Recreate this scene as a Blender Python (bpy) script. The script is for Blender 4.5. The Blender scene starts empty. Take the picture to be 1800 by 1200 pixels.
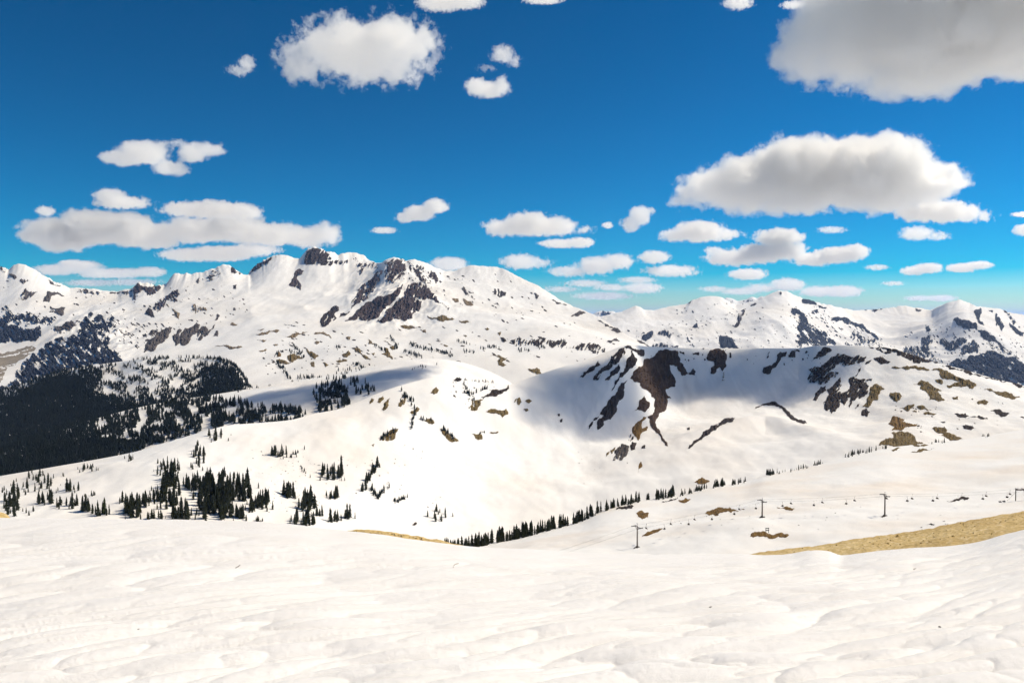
import bpy, math, random
import numpy as np
from mathutils import Vector
from mathutils.bvhtree import BVHTree
from mathutils.geometry import delaunay_2d_cdt

# ------------------------------------------------------------------ camera, sky, sun, exposure
scene = bpy.context.scene
col = scene.collection
random.seed(7)
RNG = np.random.default_rng(11)

CAM = np.array((0.0, 0.0, 1.7))
FPX = 1400.0                                   # focal length in pixels of the 1800 px wide photograph (28 mm)
PITCH = math.atan2(40.0, FPX)                  # horizon lies 40 px above the picture centre
cam_data = bpy.data.cameras.new('camera')
cam_data.lens = 28.0
cam_data.sensor_width = 36.0
cam_data.clip_start = 0.1
cam_data.clip_end = 120000.0
cam = bpy.data.objects.new('camera', cam_data)
cam.location = CAM.tolist()
cam.rotation_euler = (math.pi / 2 - PITCH, 0, 0)
col.objects.link(cam)
scene.camera = cam

SUN_EL = math.radians(48.0)
SUN_AZ = math.radians(70.0)                    # clockwise from +Y (straight ahead): from the right, a little behind the hills
SUN_DIR = np.array((math.cos(SUN_EL) * math.sin(SUN_AZ), math.cos(SUN_EL) * math.cos(SUN_AZ), math.sin(SUN_EL)))
world = bpy.data.worlds.new('World')
scene.world = world
world.use_nodes = True
wn = world.node_tree
wn.nodes.clear()
w_out = wn.nodes.new('ShaderNodeOutputWorld')
w_bg = wn.nodes.new('ShaderNodeBackground')
w_sky = wn.nodes.new('ShaderNodeTexSky')
w_sky.sky_type = 'NISHITA'
w_sky.sun_disc = False
w_sky.sun_elevation = SUN_EL
w_sky.sun_rotation = SUN_AZ
w_sky.altitude = 2000.0
w_sky.air_density = 1.0
w_sky.dust_density = 0.0
w_sky.ozone_density = 3.0
w_mul = wn.nodes.new('ShaderNodeVectorMath'); w_mul.operation = 'SCALE'; w_mul.inputs['Scale'].default_value = 0.1
w_gam = wn.nodes.new('ShaderNodeGamma'); w_gam.inputs['Gamma'].default_value = 1.5
w_mul2 = wn.nodes.new('ShaderNodeVectorMath'); w_mul2.operation = 'SCALE'; w_mul2.inputs['Scale'].default_value = 10.0
w_hs = wn.nodes.new('ShaderNodeHueSaturation')
w_hs.inputs['Saturation'].default_value = 2.0
w_hs.inputs['Hue'].default_value = 0.490
w_bg.inputs['Strength'].default_value = 0.096
wn.links.new(w_sky.outputs[0], w_mul.inputs[0])
wn.links.new(w_mul.outputs[0], w_gam.inputs['Color'])
wn.links.new(w_gam.outputs[0], w_mul2.inputs[0])
wn.links.new(w_mul2.outputs[0], w_hs.inputs['Color'])
wn.links.new(w_hs.outputs[0], w_bg.inputs['Color'])
wn.links.new(w_bg.outputs[0], w_out.inputs['Surface'])

sun_data = bpy.data.lights.new('sun', 'SUN')
sun_data.energy = 4.4
sun_data.angle = math.radians(0.5)
sun_data.color = (1.0, 0.893, 0.71)
sun = bpy.data.objects.new('sun', sun_data)
sun.rotation_euler = Vector((-SUN_DIR).tolist()).to_track_quat('-Z', 'Y').to_euler()
sun.location = (SUN_DIR * 300).tolist()
col.objects.link(sun)

scene.view_settings.view_transform = 'Standard'
scene.view_settings.look = 'None'
scene.view_settings.gamma = 1.0
scene.view_settings.exposure = 0.14
scene.view_settings.use_curve_mapping = False
scene.render.engine = 'CYCLES'
scene.cycles.max_bounces = 16
scene.cycles.diffuse_bounces = 3
scene.cycles.volume_bounces = 8
scene.cycles.use_denoising = True
scene.cycles.use_adaptive_sampling = True
scene.cycles.adaptive_threshold = 0.04

# ------------------------------------------------------------------ helpers
def ray(px, py):
    """direction of a photo pixel with unit forward (Y) component"""
    u = (np.asarray(px, float) - 900.0) / FPX
    v = (600.0 - np.asarray(py, float)) / FPX
    y = math.cos(PITCH) + v * math.sin(PITCH)
    z = -math.sin(PITCH) + v * math.cos(PITCH)
    return np.stack([u / y, np.ones_like(y), z / y], -1)

def P(px, py, Y):
    return CAM + ray(px, py) * np.asarray(Y, float)[..., None]

def project(p):
    d = np.asarray(p, float) - CAM
    f = d[..., 1] * math.cos(PITCH) - d[..., 2] * math.sin(PITCH)
    up = d[..., 1] * math.sin(PITCH) + d[..., 2] * math.cos(PITCH)
    return 900 + FPX * d[..., 0] / f, 600 - FPX * up / f

_perm = RNG.permutation(256)
_perm = np.concatenate([_perm, _perm, _perm])
_grad = RNG.normal(size=(256, 3))
_grad /= np.linalg.norm(_grad, axis=1)[:, None]

def noise3(x, y, z):
    x, y, z = np.broadcast_arrays(x, y, z)
    xi = np.floor(x).astype(int); yi = np.floor(y).astype(int); zi = np.floor(z).astype(int)
    xf = x - xi; yf = y - yi; zf = z - zi
    u = xf * xf * xf * (xf * (xf * 6 - 15) + 10)
    v = yf * yf * yf * (yf * (yf * 6 - 15) + 10)
    w = zf * zf * zf * (zf * (zf * 6 - 15) + 10)
    r = 0
    for dx in (0, 1):
        a = _perm[(xi + dx) & 255]
        wx = u if dx else 1 - u
        for dy in (0, 1):
            b = _perm[(a + yi + dy) & 255]
            wy = wx * (v if dy else 1 - v)
            for dz in (0, 1):
                g = _grad[_perm[(b + zi + dz) & 255]]
                d = g[..., 0] * (xf - dx) + g[..., 1] * (yf - dy) + g[..., 2] * (zf - dz)
                r = r + wy * (w if dz else 1 - w) * d
    return r * 1.5

def noise2(x, y, seed=0.0):
    x, y = np.broadcast_arrays(x, y)
    xi = np.floor(x).astype(int); yi = np.floor(y).astype(int)
    xf = x - xi; yf = y - yi
    u = xf * xf * xf * (xf * (xf * 6 - 15) + 10)
    v = yf * yf * yf * (yf * (yf * 6 - 15) + 10)
    r = 0
    s = int(seed * 37) & 255
    for dx in (0, 1):
        a = _perm[(xi + dx + s) & 255]
        wx = u if dx else 1 - u
        for dy in (0, 1):
            g = _grad[_perm[(a + yi + dy) & 255]]
            r = r + wx * (v if dy else 1 - v) * (g[..., 0] * (xf - dx) + g[..., 1] * (yf - dy))
    return r * 1.7

def fbm2(x, y, oct=4, seed=0.0, gain=0.5):
    r = 0; a = 1.0
    for k in range(oct):
        r = r + a * noise2(x, y, seed + k * 1.7)
        x = x * 2.03 + 17.1; y = y * 2.03 - 9.4; a *= gain
    return r

def ridged2(x, y, oct=4, seed=0.0):
    r = 0; a = 1.0
    for k in range(oct):
        r = r + a * (0.5 - np.abs(noise2(x, y, seed + k * 2.3)))
        x = x * 2.1 + 5.1; y = y * 2.1 + 3.7; a *= 0.5
    return r

def pchip(x, y, xq):
    """monotone cubic interpolation, columns of y interpolated together"""
    x = np.asarray(x, float); y = np.asarray(y, float)
    if len(x) == 2:
        return np.interp(xq, x, y)
    h = np.diff(x); d = np.diff(y) / h
    m = np.zeros_like(y)
    same = d[1:] * d[:-1] > 0
    w1 = 2 * h[1:] + h[:-1]; w2 = h[1:] + 2 * h[:-1]
    with np.errstate(divide='ignore', invalid='ignore'):
        hm = (w1 + w2) / (w1 / d[:-1] + w2 / d[1:])
    m[1:-1] = np.where(same, hm, 0)
    m[0] = d[0]; m[-1] = d[-1]
    xq = np.clip(np.asarray(xq, float), x[0], x[-1])
    i = np.clip(np.searchsorted(x, xq) - 1, 0, len(x) - 2)
    t = (xq - x[i]) / h[i]
    return ((1 + 2 * t) * (1 - t) ** 2 * y[i] + t * (1 - t) ** 2 * h[i] * m[i]
            + t * t * (3 - 2 * t) * y[i + 1] + t * t * (t - 1) * h[i] * m[i + 1])

def mesh_np(name, verts, faces, smooth=True, mat=None):
    """faces: (n,3) or (n,4) integer array"""
    verts = np.ascontiguousarray(verts, dtype=np.float32); faces = np.ascontiguousarray(faces, dtype=np.int32)
    me = bpy.data.meshes.new(name)
    n, k = faces.shape
    me.vertices.add(len(verts)); me.vertices.foreach_set('co', verts.ravel())
    me.loops.add(n * k); me.loops.foreach_set('vertex_index', faces.ravel())
    me.polygons.add(n)
    me.polygons.foreach_set('loop_start', np.arange(0, n * k, k, dtype=np.int32))
    me.polygons.foreach_set('loop_total', np.full(n, k, dtype=np.int32))
    me.polygons.foreach_set('use_smooth', np.full(n, smooth, dtype=bool))
    me.update(calc_edges=True)
    me.validate()
    if mat: me.materials.append(mat)
    return me

def obj(name, me, parent=None, loc=None, label=None, cat=None, group=None, kind=None):
    o = bpy.data.objects.new(name, me)
    col.objects.link(o)
    if loc is not None: o.location = [float(c) for c in loc]
    if parent is not None: o.parent = parent
    if label: o['label'] = label
    if cat: o['category'] = cat
    if group: o['group'] = group
    if kind: o['kind'] = kind
    return o

class MB:
    """collects boxes and tubes into one mesh"""
    def __init__(s): s.v = []; s.f = []
    def add(s, v, f):
        b = len(s.v); s.v += [tuple(map(float, p)) for p in v]; s.f += [tuple(i + b for i in q) for q in f]
    def box(s, c, size, rz=0.0):
        cx, cy, cz = c; a, b, d = [q / 2 for q in size]; cr, sr = math.cos(rz), math.sin(rz)
        v = []
        for x in (-a, a):
            for y in (-b, b):
                for z in (-d, d):
                    v.append((cx + x * cr - y * sr, cy + x * sr + y * cr, cz + z))
        s.add(v, [(0, 1, 3, 2), (4, 6, 7, 5), (0, 4, 5, 1), (2, 3, 7, 6), (0, 2, 6, 4), (1, 5, 7, 3)])
    def tube(s, a, b, ra, rb=None, n=8, cap=True):
        rb = ra if rb is None else rb
        a = Vector([float(q) for q in a]); b = Vector([float(q) for q in b]); d = (b - a).normalized()
        t = d.cross(Vector((0, 0, 1)) if abs(d.z) < 0.9 else Vector((1, 0, 0))).normalized(); w = d.cross(t)
        v = []
        for p, r in ((a, ra), (b, rb)):
            for k in range(n):
                an = 2 * math.pi * k / n
                v.append(p + t * (r * math.cos(an)) + w * (r * math.sin(an)))
        f = [(k, (k + 1) % n, n + (k + 1) % n, n + k) for k in range(n)]
        if cap: f += [tuple(range(n))[::-1], tuple(range(n, 2 * n))]
        s.add(v, f)
    def mesh(s, name, mat, smooth=False):
        me = bpy.data.meshes.new(name); me.from_pydata(s.v, [], s.f); me.materials.append(mat)
        if smooth:
            for p in me.polygons: p.use_smooth = True
        me.update()
        return me

# ------------------------------------------------------------------ materials
def new_mat(name):
    m = bpy.data.materials.new(name); m.use_nodes = True
    nt = m.node_tree; nt.nodes.clear()
    out = nt.nodes.new('ShaderNodeOutputMaterial')
    b = nt.nodes.new('ShaderNodeBsdfPrincipled')
    nt.links.new(b.outputs[0], out.inputs['Surface'])
    return m, nt, b

def tex_noise(nt, scale, detail=6.0, rough=0.6, vec=None, map_scale=None, rot=None):
    tc = nt.nodes.new('ShaderNodeTexCoord'); src = tc.outputs['Object']
    if map_scale or rot:
        mp = nt.nodes.new('ShaderNodeMapping')
        if map_scale: mp.inputs['Scale'].default_value = map_scale
        if rot: mp.inputs['Rotation'].default_value = rot
        nt.links.new(src, mp.inputs['Vector']); src = mp.outputs[0]
    n = nt.nodes.new('ShaderNodeTexNoise')
    n.inputs['Scale'].default_value = scale; n.inputs['Detail'].default_value = detail; n.inputs['Roughness'].default_value = rough
    nt.links.new(src, n.inputs['Vector'])
    return n.outputs[0]

def ramp(nt, fac, stops):
    r = nt.nodes.new('ShaderNodeValToRGB')
    e = r.color_ramp.elements
    while len(e) < len(stops): e.new(0.5)
    for k, (p, c) in enumerate(stops):
        e[k].position = p; e[k].color = (*c, 1)
    nt.links.new(fac, r.inputs[0])
    return r.outputs[0]

def bump(nt, height, strength, dist, prev=None):
    b = nt.nodes.new('ShaderNodeBump'); b.inputs['Strength'].default_value = strength; b.inputs['Distance'].default_value = dist
    nt.links.new(height, b.inputs['Height'])
    if prev is not None: nt.links.new(prev, b.inputs['Normal'])
    return b.outputs[0]

def rock_mat(name, stops, scale, bdist, bstr=0.6, rough=0.9, ledge=0.0):
    m, nt, b = new_mat(name)
    n = tex_noise(nt, scale, 8, 0.65)
    c = ramp(nt, n, stops)
    if ledge > 0:       # old snow lies where the rock is flat enough to hold it
        ge = nt.nodes.new('ShaderNodeNewGeometry'); sx = nt.nodes.new('ShaderNodeSeparateXYZ'); nt.links.new(ge.outputs['Normal'], sx.inputs[0])
        ad = nt.nodes.new('ShaderNodeMath'); ad.operation = 'MULTIPLY_ADD'; nt.links.new(n, ad.inputs[0]); ad.inputs[1].default_value = 0.5; nt.links.new(sx.outputs[2], ad.inputs[2])
        mr = nt.nodes.new('ShaderNodeMapRange'); nt.links.new(ad.outputs[0], mr.inputs[0]); mr.inputs[1].default_value = ledge; mr.inputs[2].default_value = ledge + 0.06
        mx = nt.nodes.new('ShaderNodeMix'); mx.data_type = 'RGBA'; nt.links.new(mr.outputs[0], mx.inputs[0]); nt.links.new(c, mx.inputs[6]); mx.inputs[7].default_value = (0.84, 0.82, 0.8, 1)
        c = mx.outputs[2]
    nt.links.new(c, b.inputs['Base Color'])
    b.inputs['Roughness'].default_value = rough; b.inputs['Specular IOR Level'].default_value = 0.15
    nt.links.new(bump(nt, n, bstr, bdist), b.inputs['Normal'])
    return m

def snow_mat(name, scale, bdist, base=(0.87, 0.86, 0.85), tint=(0.80, 0.72, 0.64), bstr=0.1):
    m, nt, b = new_mat(name)
    n = tex_noise(nt, scale, 6, 0.6)
    n2 = tex_noise(nt, scale * 0.13, 3, 0.5)
    nt.links.new(ramp(nt, n2, [(0.45, base), (0.75, tint)]), b.inputs['Base Color'])
    b.inputs['Roughness'].default_value = 0.75; b.inputs['Specular IOR Level'].default_value = 0.12
    nt.links.new(bump(nt, n, bstr, bdist), b.inputs['Normal'])
    return m

M = {}
M['snow'] = snow_mat('snow', 0.05, 3.0, tint=(0.84, 0.79, 0.74), bstr=0.04)
M['snow_far'] = snow_mat('snow_far', 0.012, 10.0, tint=(0.84, 0.80, 0.75))
M['snow_slope'] = snow_mat('snow_slope', 0.12, 0.8, tint=(0.82, 0.75, 0.68))
M['dark_rock'] = rock_mat('dark_rock', [(0.3, (0.020, 0.016, 0.016)), (0.6, (0.05, 0.036, 0.032)), (0.8, (0.10, 0.075, 0.06))], 0.07, 3.0, ledge=0.0)
M['brown_rock'] = rock_mat('brown_rock', [(0.3, (0.035, 0.022, 0.017)), (0.6, (0.075, 0.045, 0.03)), (0.85, (0.13, 0.085, 0.055))], 0.06, 2.5, ledge=1.42)
M['grey_rock'] = rock_mat('grey_rock', [(0.3, (0.04, 0.035, 0.035)), (0.55, (0.10, 0.085, 0.08)), (0.8, (0.2, 0.17, 0.15))], 0.03, 8.0, ledge=1.33)
M['purple_rock'] = rock_mat('purple_rock', [(0.3, (0.03, 0.022, 0.025)), (0.55, (0.07, 0.052, 0.054)), (0.8, (0.15, 0.118, 0.112))], 0.02, 10.0, ledge=1.33)
M['hazed_blue_rock'] = rock_mat('hazed_blue_rock', [(0.3, (0.012, 0.016, 0.028)), (0.6, (0.026, 0.033, 0.054)), (0.85, (0.065, 0.07, 0.09))], 0.02, 10.0, ledge=0.0)  # far dark rock, with the blue of distance haze put into its colour
M['olive'] = rock_mat('olive_grass', [(0.3, (0.07, 0.05, 0.02)), (0.55, (0.17, 0.12, 0.05)), (0.8, (0.29, 0.215, 0.10))], 0.15, 1.0)
M['earth'] = rock_mat('brown_earth', [(0.3, (0.08, 0.045, 0.013)), (0.55, (0.18, 0.105, 0.032)), (0.8, (0.29, 0.185, 0.07))], 0.25, 0.5)
M['tan'] = rock_mat('tan_earth', [(0.3, (0.12, 0.085, 0.05)), (0.6, (0.24, 0.18, 0.11)), (0.85, (0.4, 0.32, 0.22))], 0.03, 2.0)
M['river_gravel'] = rock_mat('river_gravel', [(0.3, (0.2, 0.17, 0.13)), (0.6, (0.33, 0.28, 0.22)), (0.85, (0.6, 0.55, 0.48))], 0.02, 2.0)
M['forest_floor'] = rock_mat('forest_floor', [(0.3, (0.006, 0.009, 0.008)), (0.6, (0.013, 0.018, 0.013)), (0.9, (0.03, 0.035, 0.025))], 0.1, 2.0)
M['needles'] = rock_mat('fir_needles', [(0.3, (0.016, 0.022, 0.012)), (0.6, (0.042, 0.045, 0.022)), (0.85, (0.10, 0.082, 0.042))], 2.0, 0.1)
M['needles_far'] = rock_mat('far_conifers', [(0.3, (0.010, 0.016, 0.015)), (0.6, (0.022, 0.030, 0.026)), (0.85, (0.045, 0.05, 0.04))], 0.4, 0.3)
M['needles_warm'] = rock_mat('fir_needles_warm', [(0.3, (0.02, 0.03, 0.008)), (0.6, (0.06, 0.07, 0.015)), (0.85, (0.12, 0.12, 0.03))], 2.0, 0.1)
M['bark'] = rock_mat('bark', [(0.3, (0.03, 0.022, 0.016)), (0.7, (0.09, 0.065, 0.045))], 3.0, 0.05)
M['steel'] = rock_mat('weathered_steel', [(0.3, (0.05, 0.035, 0.03)), (0.7, (0.13, 0.09, 0.075))], 1.5, 0.02, 0.2, 0.6)
M['dark_steel'] = rock_mat('dark_steel', [(0.3, (0.02, 0.02, 0.022)), (0.7, (0.06, 0.06, 0.065))], 1.5, 0.02, 0.2, 0.5)
M['red_brown'] = rock_mat('red_brown_cladding', [(0.3, (0.12, 0.03, 0.018)), (0.7, (0.2, 0.06, 0.035))], 1.0, 0.02, 0.2, 0.6)
M['wood'] = rock_mat('weathered_wood', [(0.3, (0.05, 0.035, 0.025)), (0.7, (0.12, 0.085, 0.06))], 3.0, 0.02, 0.3)
M['concrete'] = rock_mat('concrete', [(0.3, (0.1, 0.085, 0.07)), (0.7, (0.22, 0.2, 0.17))], 2.0, 0.03, 0.3)

# foreground snow: granular old snow
m, nt, b = new_mat('old_snow')
n_f = tex_noise(nt, 75.0, 5, 0.75)
n_c = tex_noise(nt, 2.2, 5, 0.6, map_scale=(0.5, 1.4, 1.0), rot=(0, 0, 0.25))
nt.links.new(ramp(nt, n_c, [(0.42, (0.875, 0.86, 0.855)), (0.8, (0.855, 0.83, 0.81))]), b.inputs['Base Color'])
b.inputs['Roughness'].default_value = 0.6; b.inputs['Specular IOR Level'].default_value = 0.25
n_m = tex_noise(nt, 28.0, 5, 0.65)
nt.links.new(bump(nt, n_f, 0.75, 0.006, bump(nt, n_m, 0.15, 0.008)), b.inputs['Normal'])
M['old_snow'] = m

# gravel beside the snow bank
m, nt, b = new_mat('gravel')
tc = nt.nodes.new('ShaderNodeTexCoord')
vo = nt.nodes.new('ShaderNodeTexVoronoi'); vo.inputs['Scale'].default_value = 26.0; vo.inputs['Randomness'].default_value = 1.0
nt.links.new(tc.outputs['Object'], vo.inputs['Vector'])
hs = nt.nodes.new('ShaderNodeSeparateColor'); nt.links.new(vo.outputs['Color'], hs.inputs[0])
c1 = ramp(nt, hs.outputs[0], [(0.0, (0.48, 0.35, 0.15)), (0.4, (0.64, 0.48, 0.22)), (0.8, (0.69, 0.53, 0.27)), (1.0, (0.78, 0.66, 0.45))])
n_l = tex_noise(nt, 1.1, 5, 0.6)
c2 = ramp(nt, n_l, [(0.35, (0.78, 0.72, 0.6)), (0.65, (1.0, 1.0, 1.0))])
mx = nt.nodes.new('ShaderNodeMix'); mx.data_type = 'RGBA'; mx.blend_type = 'MULTIPLY'; mx.inputs[0].default_value = 1.0
nt.links.new(c1, mx.inputs[6]); nt.links.new(c2, mx.inputs[7]); nt.links.new(mx.outputs[2], b.inputs['Base Color'])
b.inputs['Roughness'].default_value = 0.9; b.inputs['Specular IOR Level'].default_value = 0.2
nt.links.new(bump(nt, vo.outputs['Distance'], 0.5, 0.015), b.inputs['Normal'])
M['gravel'] = m

# ------------------------------------------------------------------ terrain layers
LAYERS = {}

class Layer:
    pass

def build_layer(name, mat, px0, px1, dpx, curves, dpy, back, disp=None, kind='structure', label=None, smooth_sky=False):
    """curves run from the near edge to the skyline; each is a list of (px, py, Y).
    back: (fall slope, length) of the far side behind the skyline. disp(X, Y, px, py, sky01) -> height in metres."""
    cols = np.arange(px0, px1 + dpx, dpx)
    cy = []; cY = []
    for c in curves:
        a = np.array(c, float)
        f = pchip
        if c is curves[-1] and not smooth_sky:
            f = lambda x, y, q: np.interp(q, x, y)
        cy.append(f(a[:, 0], a[:, 1], cols)); cY.append(pchip(a[:, 0], a[:, 2], cols))
    cy = np.array(cy); cY = np.array(cY)
    nseg = len(curves) - 1
    hf = np.zeros(len(cols))
    if not smooth_sky:      # fine crest detail dies out quickly below the skyline
        w = int(34 / dpx); kern = np.hanning(2 * w + 1); kern /= kern.sum()
        sm = np.convolve(np.pad(cy[-1], w, mode='edge'), kern, 'valid')
        jag = (np.abs(noise2(cols / 9.0, cols * 0 + 0.5, 3)) + 0.5 * np.abs(noise2(cols / 4.3, cols * 0 + 0.5, 7)) - 0.3) * (4.2 if name == 'snowy_massif' else 2.2)
        jag = jag * np.clip(0.5 + 2.0 * noise2(cols / 60.0, cols * 0 + 0.2, 12), 0.15, 1.2) * np.where((name == 'snowy_massif') & (cols > 785), 0.3, 1.0)
        hf = cy[-1] - sm + jag; cy[-1] = sm
    ts = []
    for k in range(nseg):
        gap = np.percentile(np.abs(cy[k + 1] - cy[k]), 80)
        n = max(6, int(gap / dpy))
        ts.append(k + np.arange(n) / n)
    ts = np.concatenate(ts + [np.array([float(nseg)])])
    # monotone interpolation along every column of the elevation slope and log distance
    k = np.clip(np.floor(ts).astype(int), 0, nseg - 1); t = ts - k
    def interp(a):
        d = np.diff(a, axis=0)
        m = np.zeros_like(a)
        if len(a) > 2:
            with np.errstate(divide='ignore', invalid='ignore'):
                hm = 2 * d[:-1] * d[1:] / (d[:-1] + d[1:])
            m[1:-1] = np.where(d[:-1] * d[1:] > 0, hm, 0)
        m[0] = d[0]; m[-1] = d[-1]
        tt = t[:, None]
        return ((1 + 2 * tt) * (1 - tt) ** 2 * a[k] + tt * (1 - tt) ** 2 * m[k]
                + tt * tt * (3 - 2 * tt) * a[k + 1] + tt * tt * (tt - 1) * m[k + 1])
    GY = np.exp(interp(np.log(cY))); Gp = interp(cy)
    pxg = np.broadcast_to(cols, Gp.shape)
    if not smooth_sky:
        tl = np.clip(ts - (nseg - 1), 0, 1)[:, None]
        lean = 26.0 * (1 - tl)      # gullies fan out to either side instead of running straight down
        off = lean * np.sin(cols / 37.0)[None, :]
        hfs = np.interp((cols[None, :] + off).ravel(), cols, hf).reshape(Gp.shape)
        Gp = Gp + hfs * tl ** 4
    V = P(pxg, Gp, GY)
    sky01 = np.broadcast_to((ts / nseg)[:, None], Gp.shape)
    if disp is not None:
        V[..., 2] += disp(V[..., 0], V[..., 1], pxg, Gp, sky01)
    # far side
    fall, length = back
    last = V[-1]
    bk = []
    nb = 14
    dirxy = last[:, :2] / last[:, 1:2]
    for j in range(1, nb + 1):
        s = length * (j / nb) ** 1.6
        q = last.copy()
        q[:, :2] = last[:, :2] + dirxy * s
        q[:, 2] = last[:, 2] - fall * s * min(1.0, 0.35 + 0.65 * j / nb)
        bk.append(q)
    V = np.concatenate([V, np.array(bk)], 0)
    nr, nc = V.shape[:2]
    idx = np.arange(nr * nc).reshape(nr, nc)
    F = np.stack([idx[:-1, :-1], idx[:-1, 1:], idx[1:, 1:], idx[1:, :-1]], -1).reshape(-1, 4)
    verts = V.reshape(-1, 3)
    me = mesh_np(name, verts, F, True, mat)
    o = obj(name, me, kind=kind, label=label)
    L = Layer(); L.o = o; L.name = name; L.V = V; L.cols = cols; L.sky = V[nr - 1 - nb]
    L.verts = verts; L.F = F; L._bvh = None; L.nsky = nr - nb
    LAYERS[name] = L
    return L

def bvh(L):
    if L._bvh is None:
        L._bvh = BVHTree.FromPolygons(L.verts.tolist(), L.F.tolist())
    return L._bvh

def hit(L, px, py):
    d = ray(px, py)
    r = bvh(L).ray_cast(Vector(CAM.tolist()), Vector(d.tolist()))
    return None if r[0] is None else (np.array(r[0]), np.array(r[1]))

def ground(L, x, y):
    r = bvh(L).ray_cast(Vector((x, y, 5000)), Vector((0, 0, -1)))
    return None if r[0] is None else np.array(r[0])

# --- valley floor far below everything
me = mesh_np('valley_floor', np.array([(-80000, -30000, -700), (80000, -30000, -700), (80000, 100000, -700), (-80000, 100000, -700)], float),
             np.array([(0, 1, 2, 3)]), False, M['snow_far'])
obj('valley_floor', me, kind='structure')

# --- far peaks on the horizon
sk = [(960, 575, 15000), (1035, 560, 15000), (1046, 549, 15000), (1056, 546, 15000), (1068, 548, 15000), (1078, 546.5, 15000), (1086, 552, 15000), (1110, 556, 15000),
      (1240, 548, 15000), (1266, 534, 15000), (1276, 523, 15000), (1286, 524, 15000), (1297, 529, 15000), (1312, 526, 15000), (1322, 521, 15000), (1330, 524, 15000),
      (1340, 520, 15000), (1352, 526, 15000), (1380, 545, 15000), (1800, 560, 15000), (1900, 560, 15000)]
build_layer('distant_peaks', M['snow_far'], 960, 1900, 2.5, [[(960, 640, 12500), (1900, 640, 12500)], sk], 2.0, (0.5, 1500),
            disp=lambda X, Y, px, py, s: 60 * fbm2(X / 900, Y / 900, 4, 3) * (1 - s))

# --- right range
def d_far(X, Y, px, py, s):
    e = np.clip((1 - s) * 3.2, 0.12, 1)
    r = ridged2(X / 900 + Y / 2400, Y / 1300 - X / 2600, 3, 4) - 0.35
    return e * (60 * r + 9 * fbm2(X / 200, Y / 240, 3, 6)) + 3 * fbm2(X / 60, Y / 200, 2, 9)
far_sky = [(980, 560, 7600), (1040, 557, 7600), (1060, 556, 7600), (1080, 551, 7600), (1095, 547, 7600), (1108, 541, 7600), (1117, 537, 7600), (1124, 539, 7600), (1132, 544, 7600),
           (1150, 545, 7600), (1180, 538, 7700), (1208, 534, 7700), (1216, 528, 7700), (1232, 522, 7700), (1250, 520, 7700), (1268, 522, 7700), (1278, 528, 7700), (1292, 536, 7700),
           (1308, 533, 7700), (1330, 527, 7700), (1346, 519, 7700), (1360, 514, 7700), (1370, 510.5, 7700), (1382, 512, 7700), (1396, 518, 7700), (1420, 527, 7700), (1440, 531, 7700),
           (1462, 537, 7700), (1500, 545, 8200), (1535, 544, 8400), (1570, 540, 8400), (1588, 537, 8400), (1604, 540, 8400), (1622, 542, 8400), (1636, 545, 8200), (1652, 537, 7600),
           (1668, 531, 7400), (1687, 526, 7400), (1702, 531, 7400), (1716, 538, 7200), (1730, 540, 7200), (1758, 543, 7200), (1772, 549, 7200), (1800, 553, 7200), (1900, 566, 7200)]
build_layer('far_range', M['snow_far'], 980, 1900, 1.7, [
    [(980, 760, 5000), (1900, 800, 4600)],
    [(980, 640, 5700), (1300, 640, 5700), (1600, 650, 5500), (1900, 700, 5000)],
    [(980, 600, 6500), (1100, 585, 6600), (1250, 580, 6500), (1370, 565, 6500), (1480, 590, 6900), (1560, 590, 7200), (1640, 590, 6500), (1700, 570, 6200), (1800, 600, 6000), (1900, 620, 6000)],
    far_sky], 1.5, (0.8, 1400), disp=d_far)

# --- snowy massif on the left with its rolling foreland
def d_mass(X, Y, px, py, s):
    e = np.clip((1 - s) * 3.5, 0.10, 1)
    hi = np.clip((600 - py) / 60, 0, 1)
    r = ridged2(X / 700 + Y / 3000, Y / 1500, 3, 14) - 0.35
    rock = np.exp(-((px - 700) / 75) ** 2) * np.clip((590 - py) / 40, 0, 1)
    spur = np.exp(-((px - 165) / 70) ** 2 - ((py - 595) / 45) ** 2)
    return (e * hi * 34 * r + e * 10 * fbm2(X / 300, Y / 420, 3, 16) + 1.2 * fbm2(X / 40, Y / 90, 2, 18) * (0.4 + hi)
            + rock * e * (70 * (ridged2(X / 260, Y / 700, 4, 21) - 0.25)) + np.exp(-(1 - s) * 14) * np.clip((470 - np.abs(px - 470)) / 60, 0, 1) * 8 * (ridged2(X / 110, Y / 400, 4, 27) - 0.4) + spur * (55 * (ridged2(X / 200, Y / 420, 4, 23) - 0.2)))
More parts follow.
